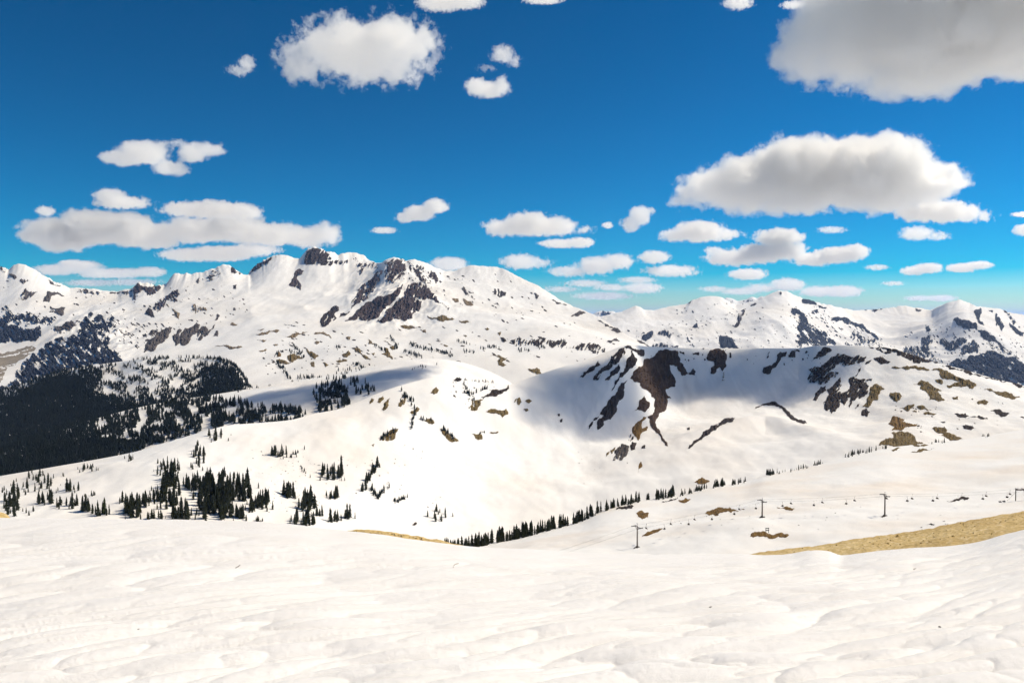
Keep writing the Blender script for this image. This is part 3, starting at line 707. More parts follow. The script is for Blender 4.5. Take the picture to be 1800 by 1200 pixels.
mm = 'snowy_massif'
for mat, poly, kw in [
    # left spur and valley wall
    ('hazed_blue_rock', A((870,720),(960,650),(1030,670),(1250,680),(1190,800),(1160,900),(1200,1050),(1290,1110),(1290,1330),(700,1400),(0,1560),(0,1440),(230,1210),(400,1080),(560,960),(700,920),(840,810)), dict(holes=.36, ang=50, grain=5.5, stretch=3, label='dark rocky spur streaked with snow above the left forest')),
    ('hazed_blue_rock', A((0,700),(40,720),(90,800),(200,790),(330,830),(420,790),(440,900),(380,960),(230,970),(110,920),(100,980),(0,980)), dict(holes=.12, ang=60, label='dark cliff above the valley at the left edge')),
    ('hazed_blue_rock', A((0,550),(100,590),(170,660),(300,650),(480,690),(600,740),(560,820),(420,790),(200,800),(60,800),(0,720)), dict(holes=.5, ang=50, grain=4, stretch=3)),
    ('grey_rock', A((220,450),(270,400),(320,440),(400,430),(320,500),(230,530)), dict(holes=.15, ang=120)),
    ('grey_rock', A((460,510),(500,430),(640,460),(680,480),(540,490),(520,550),(460,545)), {}),
    ('grey_rock', A((530,590),(690,610),(680,670),(520,660)), dict(holes=.2, ang=10)),
    ('grey_rock', A((200,320),(270,290),(330,330),(240,355)), dict(holes=.2)),
    ('grey_rock', A((95,245),(180,290),(160,310),(110,280)), {}),
    ('grey_rock', A((0,150),(90,195),(80,240),(0,230)), dict(holes=.4, ang=40)),
    ('grey_rock', A((510,310),(650,370),(640,378),(530,355)), {}),
    ('grey_rock', A((770,430),(850,408),(930,408),(1060,435),(1130,455),(1050,475),(920,490),(880,450)), dict(holes=.5, ang=40, grain=3)),
    ('grey_rock', A((1160,445),(1250,445),(1380,405),(1400,430),(1330,470),(1240,460),(1160,460)), dict(holes=.2)),
    ('purple_rock', A((1410,400),(1460,345),(1520,385),(1640,365),(1700,400),(1610,490),(1560,480),(1500,420),(1440,520),(1400,510)), dict(holes=.15, ang=60, grain=4, label='small dark rock peak above the glacier on the left')),
    ('grey_rock', A((630,790),(760,740),(860,770),(760,830),(640,880),(540,830)), dict(holes=.25, ang=20)),
    ('purple_rock', B((500,510),(570,470),(680,400),(700,440),(660,500),(720,550),(640,550),(560,540),(530,600),(470,650),(400,620),(440,560)), dict(holes=.25, ang=60, grain=3)),
    ('tan', B((540,550),(610,610),(700,670),(690,730),(640,650),(590,600)), {}),
    ('dark_rock', B((340,670),(370,600),(420,670),(430,710),(380,690)), {}),
    ('grey_rock', B((320,1080),(330,1000),(420,920),(500,850),(620,810),(600,870),(540,960),(440,1050)), dict(ang=115, lift=2.4, label='grey cliff band leaning right above the snowy apron')),
    ('grey_rock', B((620,900),(690,830),(720,840),(700,980),(650,1010),(630,950)), dict(ang=110, lift=2.2)),
    ('grey_rock', B((710,1000),(700,930),(750,820),(870,760),(910,790),(880,870),(800,960),(730,1005)), dict(ang=115, lift=2.2)),
    ('grey_rock', B((870,940),(930,800),(970,800),(1000,840),(1070,780),(1060,820),(980,900),(920,950)), dict(holes=.15, ang=115)),
    ('grey_rock', B((1050,910),(1080,845),(1100,850),(1100,910)), {}),
    ('grey_rock', B((370,880),(420,840),(470,860),(390,895)), {}),
    ('tan', B((800,630),(830,570),(960,590),(980,640),(880,670)), dict(holes=.4, grain=3)),
    ('grey_rock', B((1060,740),(1090,670),(1120,690),(1100,730)), {}),
    ('grey_rock', B((840,350),(900,290),(950,310),(880,345)), dict(holes=.3)),
    ('grey_rock', B((970,260),(1100,220),(1190,250),(1080,290),(1000,330)), dict(holes=.5, ang=150, grain=3)),
    ('dark_rock', B((1245,175),(1350,245),(1290,265),(1240,235)), dict(holes=.2)),
    ('dark_rock', B((1260,370),(1300,360),(1290,410),(1260,400)), {}),
    ('dark_rock', B((1430,245),(1480,165),(1560,125),(1650,75),(1750,48),(1660,105),(1560,155),(1480,225)), dict(holes=.15)),
    ('tan', B((1230,780),(1250,760),(1310,780),(1270,795)), {}),
    ('tan', B((1490,885),(1640,845),(1760,850),(1720,870),(1580,895)), {}),
    ('tan', B((1520,840),(1590,830),(1550,850)), {}),
    ('tan', B((1520,945),(1620,945),(1570,965)), {}),
    ('tan', B((1060,1020),(1180,1000),(1360,1020),(1310,1035),(1220,1040)), {}),
    ('tan', B((1530,1065),(1620,1040),(1600,1065),(1550,1072)), {}),
    ('tan', B((1680,1000),(1740,995),(1700,1010)), {}),
    # summit rocks and the central pyramid
    ('dark_rock', C((240,190),(250,95),(300,68),(340,70),(420,115),(440,150),(380,200),(310,190)), dict(holes=.10, ang=110, grain=4, lift=2.5, label='black rock summit tower on the highest peak')),
    ('dark_rock', C((420,200),(430,150),(560,155),(570,180),(520,210),(470,190),(440,210)), dict(holes=.3, ang=110, grain=3)),
    ('purple_rock', C((570,190),(640,170),(800,190),(800,215),(700,225),(640,290),(620,240)), dict(holes=.6, ang=120, grain=3)),
    ('purple_rock', C((120,350),(160,260),(200,225),(235,240),(180,290),(200,330),(210,385),(180,370)), dict(holes=.08, ang=110)),
    ('purple_rock', C((590,530),(600,460),(640,380),(740,300),(800,230),(830,240),(800,330),(760,380),(740,420),(690,470),(620,500)), dict(holes=.28, ang=125, grain=4, lift=2.4)),
    ('purple_rock', C((825,270),(840,180),(900,152),(990,160),(1010,250),(960,290),(880,360),(860,340),(850,300)), dict(holes=.30, ang=125, grain=4, lift=2.2)),
    ('purple_rock', C((540,620),(620,560),(700,480),(780,440),(870,420),(920,390),(980,340),(960,400),(900,480),(820,550),(720,620),(650,600)), dict(holes=.04, ang=115, lift=2.6, label='lower left rock face of the central pyramid peak')),
    ('purple_rock', C((780,625),(850,540),(930,470),(1000,380),(1060,330),(1150,350),(1200,410),(1330,520),(1320,540),(1220,470),(1180,450),(1120,460),(1110,530),(1060,560),(1050,600),(930,600)), dict(holes=.14, ang=105, grain=4, lift=2.8, label='main brown rock face of the central pyramid peak')),
    ('purple_rock', C((1010,170),(1060,200),(1150,280),(1160,350),(1080,280),(1030,230)), dict(holes=.3, ang=50)),
    ('purple_rock', C((1170,280),(1190,240),(1250,290),(1250,330),(1200,310)), dict(holes=.1)),
    ('grey_rock', C((1060,190),(1130,200),(1150,260),(1120,280)), dict(holes=.5, grain=3)),
    ('dark_rock', C((360,660),(370,590),(430,540),(480,500),(500,540),(460,570),(480,600),(430,630)), dict(holes=.08, ang=120)),
    ('dark_rock', C((500,590),(510,560),(580,545),(570,560)), {}),
    ('grey_rock', C((1400,350),(1440,360),(1500,430),(1530,460),(1480,440),(1430,390)), dict(holes=.2)),
    ('dark_rock', C((1655,420),(1665,375),(1680,380),(1680,420)), {}),
    ('dark_rock', C((1685,425),(1690,378),(1705,380),(1705,430)), {}),
    ('dark_rock', C((1712,440),(1720,390),(1755,400),(1750,430)), {}),
    ('grey_rock', C((1660,490),(1690,480),(1710,510)), {}),
    ('tan', C((1350,450),(1400,455),(1400,475),(1370,475)), {}),
    ('tan', C((1430,450),(1480,470),(1510,500),(1440,480)), {}),
    # foreland: turf and rock ribs melted out of the snow
    ('tan', C((90,735),(180,705),(260,698),(200,720),(120,740)), {}),
    ('tan', C((310,715),(380,700),(430,730),(440,750),(390,722)), {}),
    ('tan', C((0,690),(50,690),(20,705)), {}),
    ('tan', C((310,780),(330,768),(355,775),(330,795)), {}),
    ('tan', C((550,740),(585,740),(580,758),(560,758)), {}),
    ('grey_rock', C((75,640),(170,660),(190,662),(120,648)), {}),
    ('olive', C((230,815),(270,850),(345,880),(320,910),(270,870)), dict(label='long tan grass strip melted out below the glacier')),
    ('olive', C((110,880),(200,880),(230,900),(150,930),(110,905)), {}),
    ('olive', C((25,910),(70,910),(140,935),(100,945),(30,925)), {}),
    ('earth', C((25,860),(50,850),(60,885),(30,890)), {}),
    ('olive', C((285,930),(310,920),(315,965),(290,960)), {}),
    ('olive', C((375,930),(420,950),(400,965)), {}),
    ('olive', C((610,820),(640,818),(700,880),(740,910),(720,905),(650,860)), {}),
    ('olive', C((715,755),(790,800),(720,795)), {}),
    ('olive', C((830,765),(900,800),(870,795)), {}),
    ('olive', C((840,815),(870,830),(905,905),(860,890),(815,865),(850,860)), {}),
    ('olive', C((520,870),(570,840),(585,870),(530,890)), {}),
    ('olive', C((475,920),(540,905),(560,920),(490,935)), {}),
    ('olive', C((880,810),(940,830),(900,838)), {}),
    ('olive', C((740,860),(765,855),(760,885)), {}),
    ('tan', C((1110,680),(1150,682),(1168,718),(1130,705)), {}),
    ('olive', C((1400,615),(1450,615),(1490,635),(1440,635)), {}),
    ('olive', C((960,655),(1020,658),(1120,668),(1050,672)), {}),
    ('olive', C((1160,580),(1200,598),(1370,604),(1300,612),(1190,604)), {}),
    ('olive', C((1690,710),(1720,700),(1705,730)), {}),
    ('dark_rock', C((1715,740),(1760,770),(1740,780)), {}),
    ('olive', C((1260,790),(1320,812),(1290,808)), {}),
    ('olive', C((1595,675),(1615,668),(1630,680),(1610,688)), {}),
    ('olive', C((1425,725),(1460,730),(1455,740)), {}),
    ('olive', C((1625,875),(1700,880),(1760,905),(1720,930),(1765,950),(1700,950),(1690,920),(1710,900)), dict(label='curled brown turf patch on the snow plain behind the ridge')),
    ('olive', C((1345,1010),(1360,990),(1390,1030),(1360,1035)), {}),
    ('dark_rock', Z3((290,600),(340,580),(400,590),(470,580),(590,600),(590,630),(640,620),(740,600),(800,650),(760,670),(700,640),(600,640),(470,610),(400,620),(330,630)), dict(holes=.32, ang=115, grain=4, label='broken grey cliff band at the right end of the plain')),
    ('grey_rock', Z3((820,540),(860,525),(940,570),(1000,590),(1030,632),(960,592),(880,550)), {}),
    ('grey_rock', Z3((800,600),(850,580),(870,600),(820,610)), {}),
    ('grey_rock', Z3((610,470),(660,440),(690,450),(650,468)), {}),
    ('grey_rock', Z3((750,490),(800,510),(840,535),(790,520)), {}),
    ('olive', Z3((380,745),(430,738),(455,770),(410,765)), {}),
    ('grey_rock', Z3((380,330),(430,350),(450,380),(410,365)), dict(holes=.3)),
    ('grey_rock', Z3((510,380),(560,400),(590,410),(540,405)), {}),
    ('river_gravel', A((0,1082),(180,1042),(380,1030),(300,1100),(200,1160),(100,1230),(0,1400),(-200,1420),(-200,1120)), dict(name='river_bed', lift=.12, step=3.0, label='grey gravel flat on the valley floor at the left edge')),
]:
    kw = dict(kw); nm = kw.pop('name', None) or ('bare_ground' if mat in ('olive', 'earth', 'tan') else 'rock_outcrop')
    outcrop(mm, mat, poly, nm, **kw)

for mat, poly, kw in [
    ('hazed_blue_rock', H((0,120),(100,140),(200,190),(140,185),(80,160),(0,150)), {}),
    ('hazed_blue_rock', H((90,210),(130,205),(120,235)), {}),
    ('hazed_blue_rock', H((230,290),(300,265),(380,280),(450,320),(540,360),(590,400),(620,450),(570,410),(480,360),(400,320),(330,300)), dict(holes=.12, ang=40)),
    ('hazed_blue_rock', H((-40,200),(60,300),(140,380),(240,440),(300,500),(150,510),(-40,510)), dict(holes=.35, ang=45, grain=4, stretch=4)),
    ('hazed_blue_rock', H((300,340),(420,370),(560,420),(680,500),(520,510),(400,510)), dict(holes=.72, ang=50, grain=2.5, stretch=4)),
    ('hazed_blue_rock', H((1225,290),(1260,265),(1330,290),(1410,310),(1420,370),(1340,360),(1260,330)), dict(label='dark rock slab below the pointed peak at far right')),
    ('hazed_blue_rock', H((1390,220),(1445,190),(1450,240),(1440,290),(1480,330),(1440,320),(1410,260)), {}),
    ('hazed_blue_rock', H((1420,370),(1500,380),(1570,430),(1640,510),(1620,530),(1540,460),(1450,420)), {}),
    ('hazed_blue_rock', H((1510,210),(1590,260),(1640,340),(1620,380),(1570,330),(1560,270)), dict(holes=.15)),
    ('hazed_blue_rock', H((1680,310),(1740,360),(1800,390),(1790,420),(1710,370)), {}),
    ('hazed_blue_rock', H((1000,350),(1030,335),(1045,370),(1010,385)), {}),
    ('hazed_blue_rock', H((960,500),(970,430),(1050,420),(1060,460),(1020,540),(990,560)), dict(holes=.25, grain=3)),
    ('hazed_blue_rock', H((1110,460),(1150,430),(1200,470),(1290,430),(1340,450),(1270,510),(1200,540),(1130,490)), dict(holes=.15, grain=3)),
    ('hazed_blue_rock', H((1270,560),(1300,490),(1380,450),(1440,510),(1430,560),(1300,570)), dict(holes=.25, grain=3)),
    ('hazed_blue_rock', H((1190,640),(1270,600),(1380,570),(1480,560),(1560,540),(1640,580),(1800,640),(1900,680),(1900,900),(1650,830),(1500,790),(1350,740),(1230,690)), dict(holes=.16, ang=40, grain=4.5, label='dark wooded mountainside with snow flecks at the right edge')),
    ('hazed_blue_rock', H((780,530),(960,500),(1100,600),(1180,660),(1000,620),(850,570)), dict(holes=.5, grain=2.5, ang=60)),
    ('hazed_blue_rock', H((1450,430),(1560,470),(1700,540),(1800,600),(1800,640),(1640,570),(1480,480)), dict(holes=.6, grain=2.5, ang=40)),
    ('hazed_blue_rock', H((1640,230),(1720,280),(1800,340),(1790,360),(1690,290)), dict(holes=.4, grain=2.5, ang=40)),
    ('dark_rock', H((500,206),(660,197),(640,208),(520,215)), dict(holes=.2)),
    ('dark_rock', H((920,192),(970,207),(960,217),(925,217)), {}),
    ('dark_rock', H((1630,208),(1665,222),(1640,227)), {}),
    ('dark_rock', G_((1200,345),(1230,270),(1280,200),(1290,220),(1250,310),(1220,350)), dict(holes=.1, ang=110)),
    ('dark_rock', G_((830,152),(852,132),(845,155)), {}),
    ('dark_rock', G_((1340,162),(1390,155),(1350,172)), {}),
    ('hazed_blue_rock', G_((1655,190),(1680,180),(1760,260),(1800,300),(1720,260),(1660,225)), dict(holes=.2)),
    ('hazed_blue_rock', G_((860,350),(900,310),(910,350)), {}),
    ('hazed_blue_rock', G_((450,440),(500,390),(545,380),(530,430),(490,460)), {}),
    ('hazed_blue_rock', G_((570,410),(600,365),(700,400),(680,440),(630,420)), dict(holes=.2)),
    ('hazed_blue_rock', G_((530,490),(600,470),(760,480),(760,520),(540,520)), dict(holes=.3, grain=3)),
    ('hazed_blue_rock', G_((1090,410),(1180,430),(1270,530),(1110,520)), dict(label='dark haze-blue triangular cliff behind the bowl rim')),
    ('hazed_blue_rock', G_((800,390),(820,400),(885,505),(870,505)), dict(holes=.2)),
    ('dark_rock', G_((1550,62),(1600,57),(1580,88)), dict(holes=.2)),
]:
    kw = dict(kw); outcrop('far_range', mat, poly, 'rock_outcrop', **kw)
for poly in (G_((85,235),(130,215),(210,232),(190,265),(120,275)), G_((1145,120),(1190,132),(1200,155),(1160,150)), G_((1270,140),(1340,125),(1370,130),(1320,150))):
    outcrop('distant_peaks', 'hazed_blue_rock', poly, 'rock_outcrop', holes=.3, grain=3)

bw = 'bowl_mountain'
for mat, poly, kw in [
    ('brown_rock', D((820,135),(900,125),(1000,140),(1005,190),(1060,290),(1090,350),(1040,370),(1000,320),(990,280),(920,270),(960,370),(970,470),(890,490),(940,570),(900,580),(900,640),(880,690),(830,710),(800,770),(800,830),(850,910),(910,1010),(880,1000),(800,890),(740,800),(720,740),(770,720),(780,640),(790,580),(740,520),(670,480),(650,430),(560,390),(600,320),(680,270),(690,215),(740,215),(790,180)), dict(lift=2.0, label='big brown rock face tapering to a tail inside the bowl')),
    ('dark_rock', D((100,380),(180,300),(270,230),(290,270),(230,320),(160,350),(130,385)), {}),
    ('dark_rock', D((220,405),(280,320),(370,240),(430,160),(510,112),(500,190),(460,240),(400,270),(340,320),(270,405)), dict(holes=.08, ang=128)),
    ('dark_rock', D((330,410),(400,320),(460,260),(470,290),(430,350),(360,410)), {}),
    ('dark_rock', D((420,440),(470,340),(530,220),(575,125),(600,180),(620,240),(590,290),(520,350),(440,440),(390,510)), {}),
    ('dark_rock', D((390,560),(450,480),(540,410),(510,460),(500,500),(500,560),(440,640),(420,720),(380,770),(320,780),(310,830),(260,860),(260,820),(320,730),(290,720),(220,800),(180,855),(200,800),(290,700),(350,620)), dict(label='long dark rock rib running down the left wall of the bowl')),
    ('dark_rock', D((500,100),(570,98),(690,132),(680,190),(650,180),(620,150),(560,120)), {}),
    ('brown_rock', D((580,700),(640,640),(690,550),(740,610),(740,650),(700,700),(640,680)), {}),
    ('earth', D((620,800),(680,745),(720,740),(670,790),(670,850),(720,830),(715,870),(670,890),(640,960),(620,930),(590,900),(580,860)), dict(label='orange brown scree tongue at the foot of the brown rock face')),
    ('dark_rock', D((545,960),(560,900),(600,900),(625,960),(560,985)), dict(holes=.45, grain=3)),
    ('grey_rock', D((400,1140),(420,1050),(490,990),(550,1010),(540,1070),(490,1140),(440,1130)), dict(holes=.06, ang=110, label='grey crag low on the left side of the bowl')),
    ('dark_rock', D((560,1010),(580,970),(620,980),(610,1040),(570,1050)), {}),
    ('olive', D((330,1120),(380,1050),(440,1010),(400,1080)), dict(holes=.2)),
    ('brown_rock', D((1015,140),(1055,150),(1060,180),(1020,160)), {}),
    ('brown_rock', D((1130,160),(1190,150),(1190,180),(1140,178)), {}),
    ('dark_rock', D((1090,345),(1140,295),(1165,330),(1150,365),(1100,355)), {}),
    ('brown_rock', D((1260,210),(1300,130),(1340,122),(1420,130),(1450,180),(1445,270),(1410,330),(1380,290),(1340,345),(1300,350),(1300,300),(1335,270),(1325,235),(1280,230)), dict(label='hooked brown rock patch high on the bowl headwall')),
    ('tan', D((1395,400),(1405,330),(1435,330),(1420,425),(1400,428)), dict(holes=.35, ang=100, grain=2, lift=.5)),
    ('dark_rock', D((1470,160),(1485,155),(1490,205),(1475,205)), {}),
    ('dark_rock', D((1220,114),(1245,112),(1230,128)), {}),
    ('dark_rock', D((1080,845),(1110,840),(1105,865),(1085,865)), {}),
    ('dark_rock', D((1090,1030),(1180,950),(1300,830),(1400,780),(1525,757),(1500,790),(1400,820),(1300,885),(1180,970),(1110,1035)), dict(label='straight dark moraine crest slanting up to the right')),
    ('dark_rock', D((675,1010),(700,1002),(702,1035),(668,1035)), {}),
    ('dark_rock', E((210,330),(220,290),(290,275),(340,230),(370,150),(430,145),(425,185),(380,200),(350,260),(290,320),(280,355),(230,350)), dict(label='boot shaped dark rock on the headwall right of centre')),
    ('dark_rock', E((450,180),(480,137),(515,150),(510,200),(450,200)), {}),
    ('dark_rock', E((250,210),(265,155),(280,150),(265,200)), {}),
    ('dark_rock', E((500,130),(555,135),(550,150)), {}),
    ('dark_rock', E((600,160),(615,137),(630,147),(610,165)), {}),
    ('dark_rock', E((660,235),(720,150),(760,112),(820,112),(845,140),(790,180),(720,210)), dict(holes=.06, ang=130)),
    ('dark_rock', E((620,400),(660,340),(630,310),(690,280),(740,290),(800,240),(870,190),(960,170),(1010,190),(1080,180),(1160,190),(1130,240),(1060,260),(960,280),(920,250),(870,300),(840,330),(910,340),(880,380),(800,430),(740,450),(690,430),(640,440)), dict(holes=.16, ang=135, grain=3.5, label='largest dark cliff on the right wall of the bowl')),
    ('dark_rock', E((670,590),(700,520),(740,470),(790,460),(795,500),(740,540),(700,600)), {}),
    ('dark_rock', E((770,610),(820,540),(800,500),(870,440),(930,385),(920,440),(940,450),(910,500),(960,520),(1010,480),(1000,400),(1060,380),(1120,400),(1215,395),(1210,415),(1160,420),(1190,460),(1160,540),(1100,580),(1090,550),(1050,600),(1010,660),(1000,640),(1050,520),(1000,570),(960,640),(920,600),(910,660),(840,715),(830,690),(790,685)), dict(holes=.08, ang=125, grain=4, label='lower dark cliff with ragged fingers on the right bowl wall')),
    ('dark_rock', E((1060,370),(1090,310),(1115,290),(1100,330),(1075,370)), {}),
    ('dark_rock', E((1055,670),(1080,630),(1100,625),(1090,650)), {}),
    ('dark_rock', E((1150,260),(1210,220),(1190,250)), {}),
    ('olive', E((1120,650),(1190,540),(1200,470),(1260,440),(1300,460),(1330,490),(1290,510),(1270,590),(1220,600),(1180,660)), dict(label='olive rock rib at the right end of the bowl cliffs')),
    ('dark_rock', E((1120,730),(1130,680),(1160,665),(1195,700),(1170,745)), {}),
    ('dark_rock', E((140,668),(200,635),(250,618),(340,615),(390,645),(440,690),(500,750),(560,770),(620,800),(590,808),(530,790),(450,745),(400,690),(360,650),(300,640),(240,635)), dict(label='curved dark moraine crest in the middle of the bowl floor')),
    ('olive', F_((340,290),(380,280),(600,290),(760,300),(860,320),(930,365),(1060,400),(1110,430),(1130,460),(1090,490),(1040,460),(980,470),(890,480),(845,450),(900,450),(980,420),(900,400),(800,380),(790,330),(700,312),(500,312),(370,302)), dict(label='long forked rock band near the right ridge of the bowl')),
    ('olive', F_((550,445),(590,440),(620,405),(680,420),(740,470),(810,505),(760,510),(840,590),(780,605),(700,590),(680,530),(610,490),(620,460)), dict(label='slanting rock island below the forked band')),
    ('olive', F_((335,525),(430,530),(445,555),(400,610),(370,600),(335,560)), {}),
    ('olive', F_((750,405),(820,410),(820,440),(790,440)), {}),
    ('olive', F_((905,565),(960,555),(960,585),(920,585)), {}),
    ('olive', F_((1130,610),(1180,590),(1240,605),(1220,635),(1150,630)), {}),
    ('olive', F_((1160,478),(1250,485),(1330,510),(1430,530),(1480,560),(1530,560),(1460,585),(1380,560),(1300,525)), dict(label='long olive turf strip at the far right of the bowl slope')),
    ('olive', F_((425,665),(490,640),(560,630),(540,660),(500,695)), {}),
    ('olive', F_((580,650),(630,635),(720,680),(650,670),(610,675)), {}),
    ('olive', F_((640,710),(690,695),(760,720),(740,730),(660,725)), {}),
    ('olive', F_((540,690),(580,690),(580,705)), {}),
    ('dark_rock', F_((930,715),(1020,715),(1150,730),(1225,765),(1190,768),(1090,740),(1030,755)), {}),
    ('dark_rock', F_((1255,685),(1300,675),(1360,690),(1435,715),(1360,745),(1310,720)), {}),
    ('dark_rock', F_((1000,825),(1060,825),(1110,845),(1060,860),(1010,850)), {}),
    ('earth', F_((320,805),(370,735),(430,755),(470,765),(450,790),(500,800),(600,803),(550,830),(470,845),(430,870),(350,865),(380,830)), dict(label='upper brown half of the double patch above the ski slope')),
    ('olive', F_((350,890),(370,880),(470,885),(570,940),(580,970),(640,985),(640,1010),(480,1015),(360,1010),(230,1010),(240,985),(370,935)), dict(label='lower olive half of the double patch above the ski slope')),
    ('olive', F_((720,850),(740,835),(860,860),(850,885),(900,900),(1000,945),(940,960),(860,940),(780,910),(830,905),(740,870)), dict(label='stepped brown patch just above the edge of the ski slope')),
    ('dark_rock', F_((140,98),(240,97),(350,118),(480,143),(620,193),(800,243),(760,252),(640,242),(500,212),(400,182),(400,152),(280,122)), dict(holes=.05, label='dark rock crest along the right ridge line')),
    ('dark_rock', F_((205,110),(350,155),(340,160),(210,125)), {}),
    ('dark_rock', F_((185,205),(230,200),(340,240),(320,255),(200,225)), {}),
    ('dark_rock', F_((810,278),(880,266),(1000,313),(1150,358),(1300,394),(1565,470),(1565,480),(1300,404),(1100,354),(950,304)), {}),
    ('dark_rock', F_((240,185),(290,190),(260,194)), {}),
    ('dark_rock', F_((800,790),(845,788),(840,798)), {}),
    ('dark_rock', F_((1530,745),(1565,745),(1565,756)), {}),
    ('olive', Z6((510,240),(530,200),(560,180),(545,230),(525,245)), {}),
    ('olive', Z6((490,200),(520,165),(525,180),(500,205)), {}),
    ('olive', Z6((600,220),(620,170),(650,130),(640,170),(615,225)), dict(holes=.15)),
    ('olive', Z6((450,210),(460,180),(475,185)), {}),
    ('olive', Z6((770,150),(800,120),(815,135),(790,160)), {}),
    ('dark_rock', Z6((890,85),(910,70),(935,80),(920,90)), {}),
    ('dark_rock', Z6((1050,180),(1090,140),(1180,110),(1185,130),(1150,155),(1090,170)), dict(label='dark rock wedge at the saddle left of the bowl')),
    ('olive', Z6((970,230),(990,190),(1050,185),(1030,220),(1010,245),(980,240)), dict(holes=.12)),
    ('olive', Z6((1060,250),(1120,240),(1170,235),(1180,265),(1150,285),(1120,260)), dict(label='rounded olive patch with a thin tail below the saddle')),
    ('olive', Z6((1210,200),(1240,175),(1250,200),(1240,215)), dict(holes=.15)),
    ('olive', Z6((1270,195),(1290,183),(1305,195),(1290,208)), {}),
    ('olive', Z6((1260,238),(1280,233),(1288,245),(1270,248)), {}),
    ('olive', Z6((990,365),(1040,370),(1045,395),(1020,400)), {}),
    ('olive', Z6((500,400),(520,370),(550,355),(600,338),(585,390),(540,405)), dict(holes=.1)),
    ('olive', Z6((740,300),(770,285),(790,310),(760,315)), {}),
    ('olive', Z6((1080,360),(1130,355),(1120,365)), {}),
    ('dark_rock', Z6((670,845),(690,832),(700,838),(685,850)), {}),
    ('olive', Z6((660,255),(700,225),(715,235),(690,255),(670,262)), {}),
    ('olive', Z6((460,425),(475,420),(470,435)), {}),
    ('olive', Z6((820,340),(860,360),(880,390),(920,405),(880,410),(850,380)), {}),
    ('dark_rock', Z6((1440,262),(1452,262),(1452,273),(1442,273)), {}),
    ('dark_rock', Z6((1452,295),(1468,288),(1466,303),(1454,306)), {}),
    ('earth', Z7((735,690),(780,662),(825,685),(790,703)), dict(label='small brown mound behind the tree row at the valley bottom')),
    ('earth', Z7((405,640),(408,600),(425,570),(430,600),(415,610)), dict(lift=.8)),
]:
    kw = dict(kw); outcrop(bw, mat, poly, 'bare_ground' if mat in ('olive', 'earth', 'tan') else 'rock_outcrop', **kw)

for mat, poly, label in [
    ('earth', Z7((395,870),(430,858),(470,870),(465,895),(430,908),(405,890)), 'heart shaped brown earth patch left on the near ski slope'),
    ('earth', Z7((430,1010),(460,980),(500,968),(550,960),(510,985)), 'thin slanting brown patch right of the leftmost lift tower'),
    ('earth', Z7((795,875),(840,850),(910,843),(1030,850),(950,870),(870,888),(820,888)), 'longest brown earth patch, left of the middle lift tower'),
    ('earth', Z7((640,798),(680,783),(715,790),(690,810)), 'small oval brown patch just below the tree row'),
    ('dark_rock', Z7((545,805),(600,790),(640,780),(600,800)), 'thin dark streak just below the tree row'),
    ('earth', Z7((1215,838),(1290,838),(1325,845),(1310,857),(1270,852)), 'small dark wedge patch right of the middle lift tower'),
    ('earth', Z7((1060,1010),(1070,990),(1110,980),(1160,988),(1240,985),(1290,1000),(1260,1015),(1200,1020),(1150,1012)), 'brown earth mound under the wooden sign frame'),
    ('dark_rock', Z7((275,852),(310,835),(380,830),(370,845),(310,850)), 'dark patch with small shrubs at the end of the tree row'),
    ('dark_rock', Z4b((1100,310),(1170,295),(1240,270),(1305,285),(1290,298),(1190,305)), 'dark rock strip right of the right hand lift tower'),
    ('dark_rock', Z4b((915,525),(960,510),(1000,520),(980,530)), 'dark stones just above the gravel, leftmost cluster'),
    ('dark_rock', Z4b((1060,490),(1090,488),(1075,497)), None), ('dark_rock', Z4b((1075,515),(1120,515),(1100,523)), None),
    ('dark_rock', Z4b((1030,438),(1055,432),(1045,440)), None), ('dark_rock', Z4b((860,550),(885,543),(870,553)), None),
    ('olive', F_((350,1050),(400,1025),(440,1025),(400,1050)), 'short olive strip high on the ski slope'),
    ('olive', F_((530,1065),(600,1040),(745,1033),(700,1050),(560,1068)), 'long thin olive strip high on the ski slope'),
    ('olive', F_((440,1012),(520,997),(690,1002),(640,1014)), 'flat olive strip along the upper edge of the ski slope'),
]:
    outcrop('ski_slope', mat, poly, 'bare_ground' if mat != 'dark_rock' else 'rock_outcrop', label=label, lift=1.2)

scatter_specks(mm, 'grey_rock', 'scattered_rocks', [
    (I_((0,480),(120,515),(215,520),(330,500),(420,500),(440,560),(330,600),(230,590),(0,560)), 110, 0.6, 1.9, 2.0, 25),
    (I_((430,560),(700,575),(1000,575),(1120,615),(1000,640),(700,640),(470,640)), 110, 0.5, 1.8, 3.2, 12),
    (I_((760,480),(870,480),(1000,540),(1040,580),(900,570),(790,530)), 50, 0.5, 1.8, 2.4, 30),
    (I_((450,600),(640,600),(660,640),(560,650),(470,670)), 50, 0.6, 1.9, 1.6, 30),
    (I_((600,450),(760,470),(800,530),(700,490)), 60, 0.6, 1.8, 1.8, 60),
    (I_((180,560),(330,570),(260,620),(210,600)), 110, 0.6, 1.8, 2.4, 40),
], 5)
scatter_specks('far_range', 'hazed_blue_rock', 'scattered_rocks', [
    (I_((1090,580),(1200,560),(1300,560),(1420,570),(1420,612),(1120,612)), 150, 0.4, 1.2, 2.4, 20),
    (I_((1420,540),(1520,580),(1580,612),(1430,612)), 110, 0.5, 1.5, 3.0, 40),
    (I_((1580,590),(1650,560),(1800,600),(1800,670),(1660,640)), 170, 0.5, 1.7, 2.0, 40),
    (I_((1150,545),(1400,520),(1480,560),(1200,560)), 60, 0.5, 1.3, 2.0, 15),
], 6)
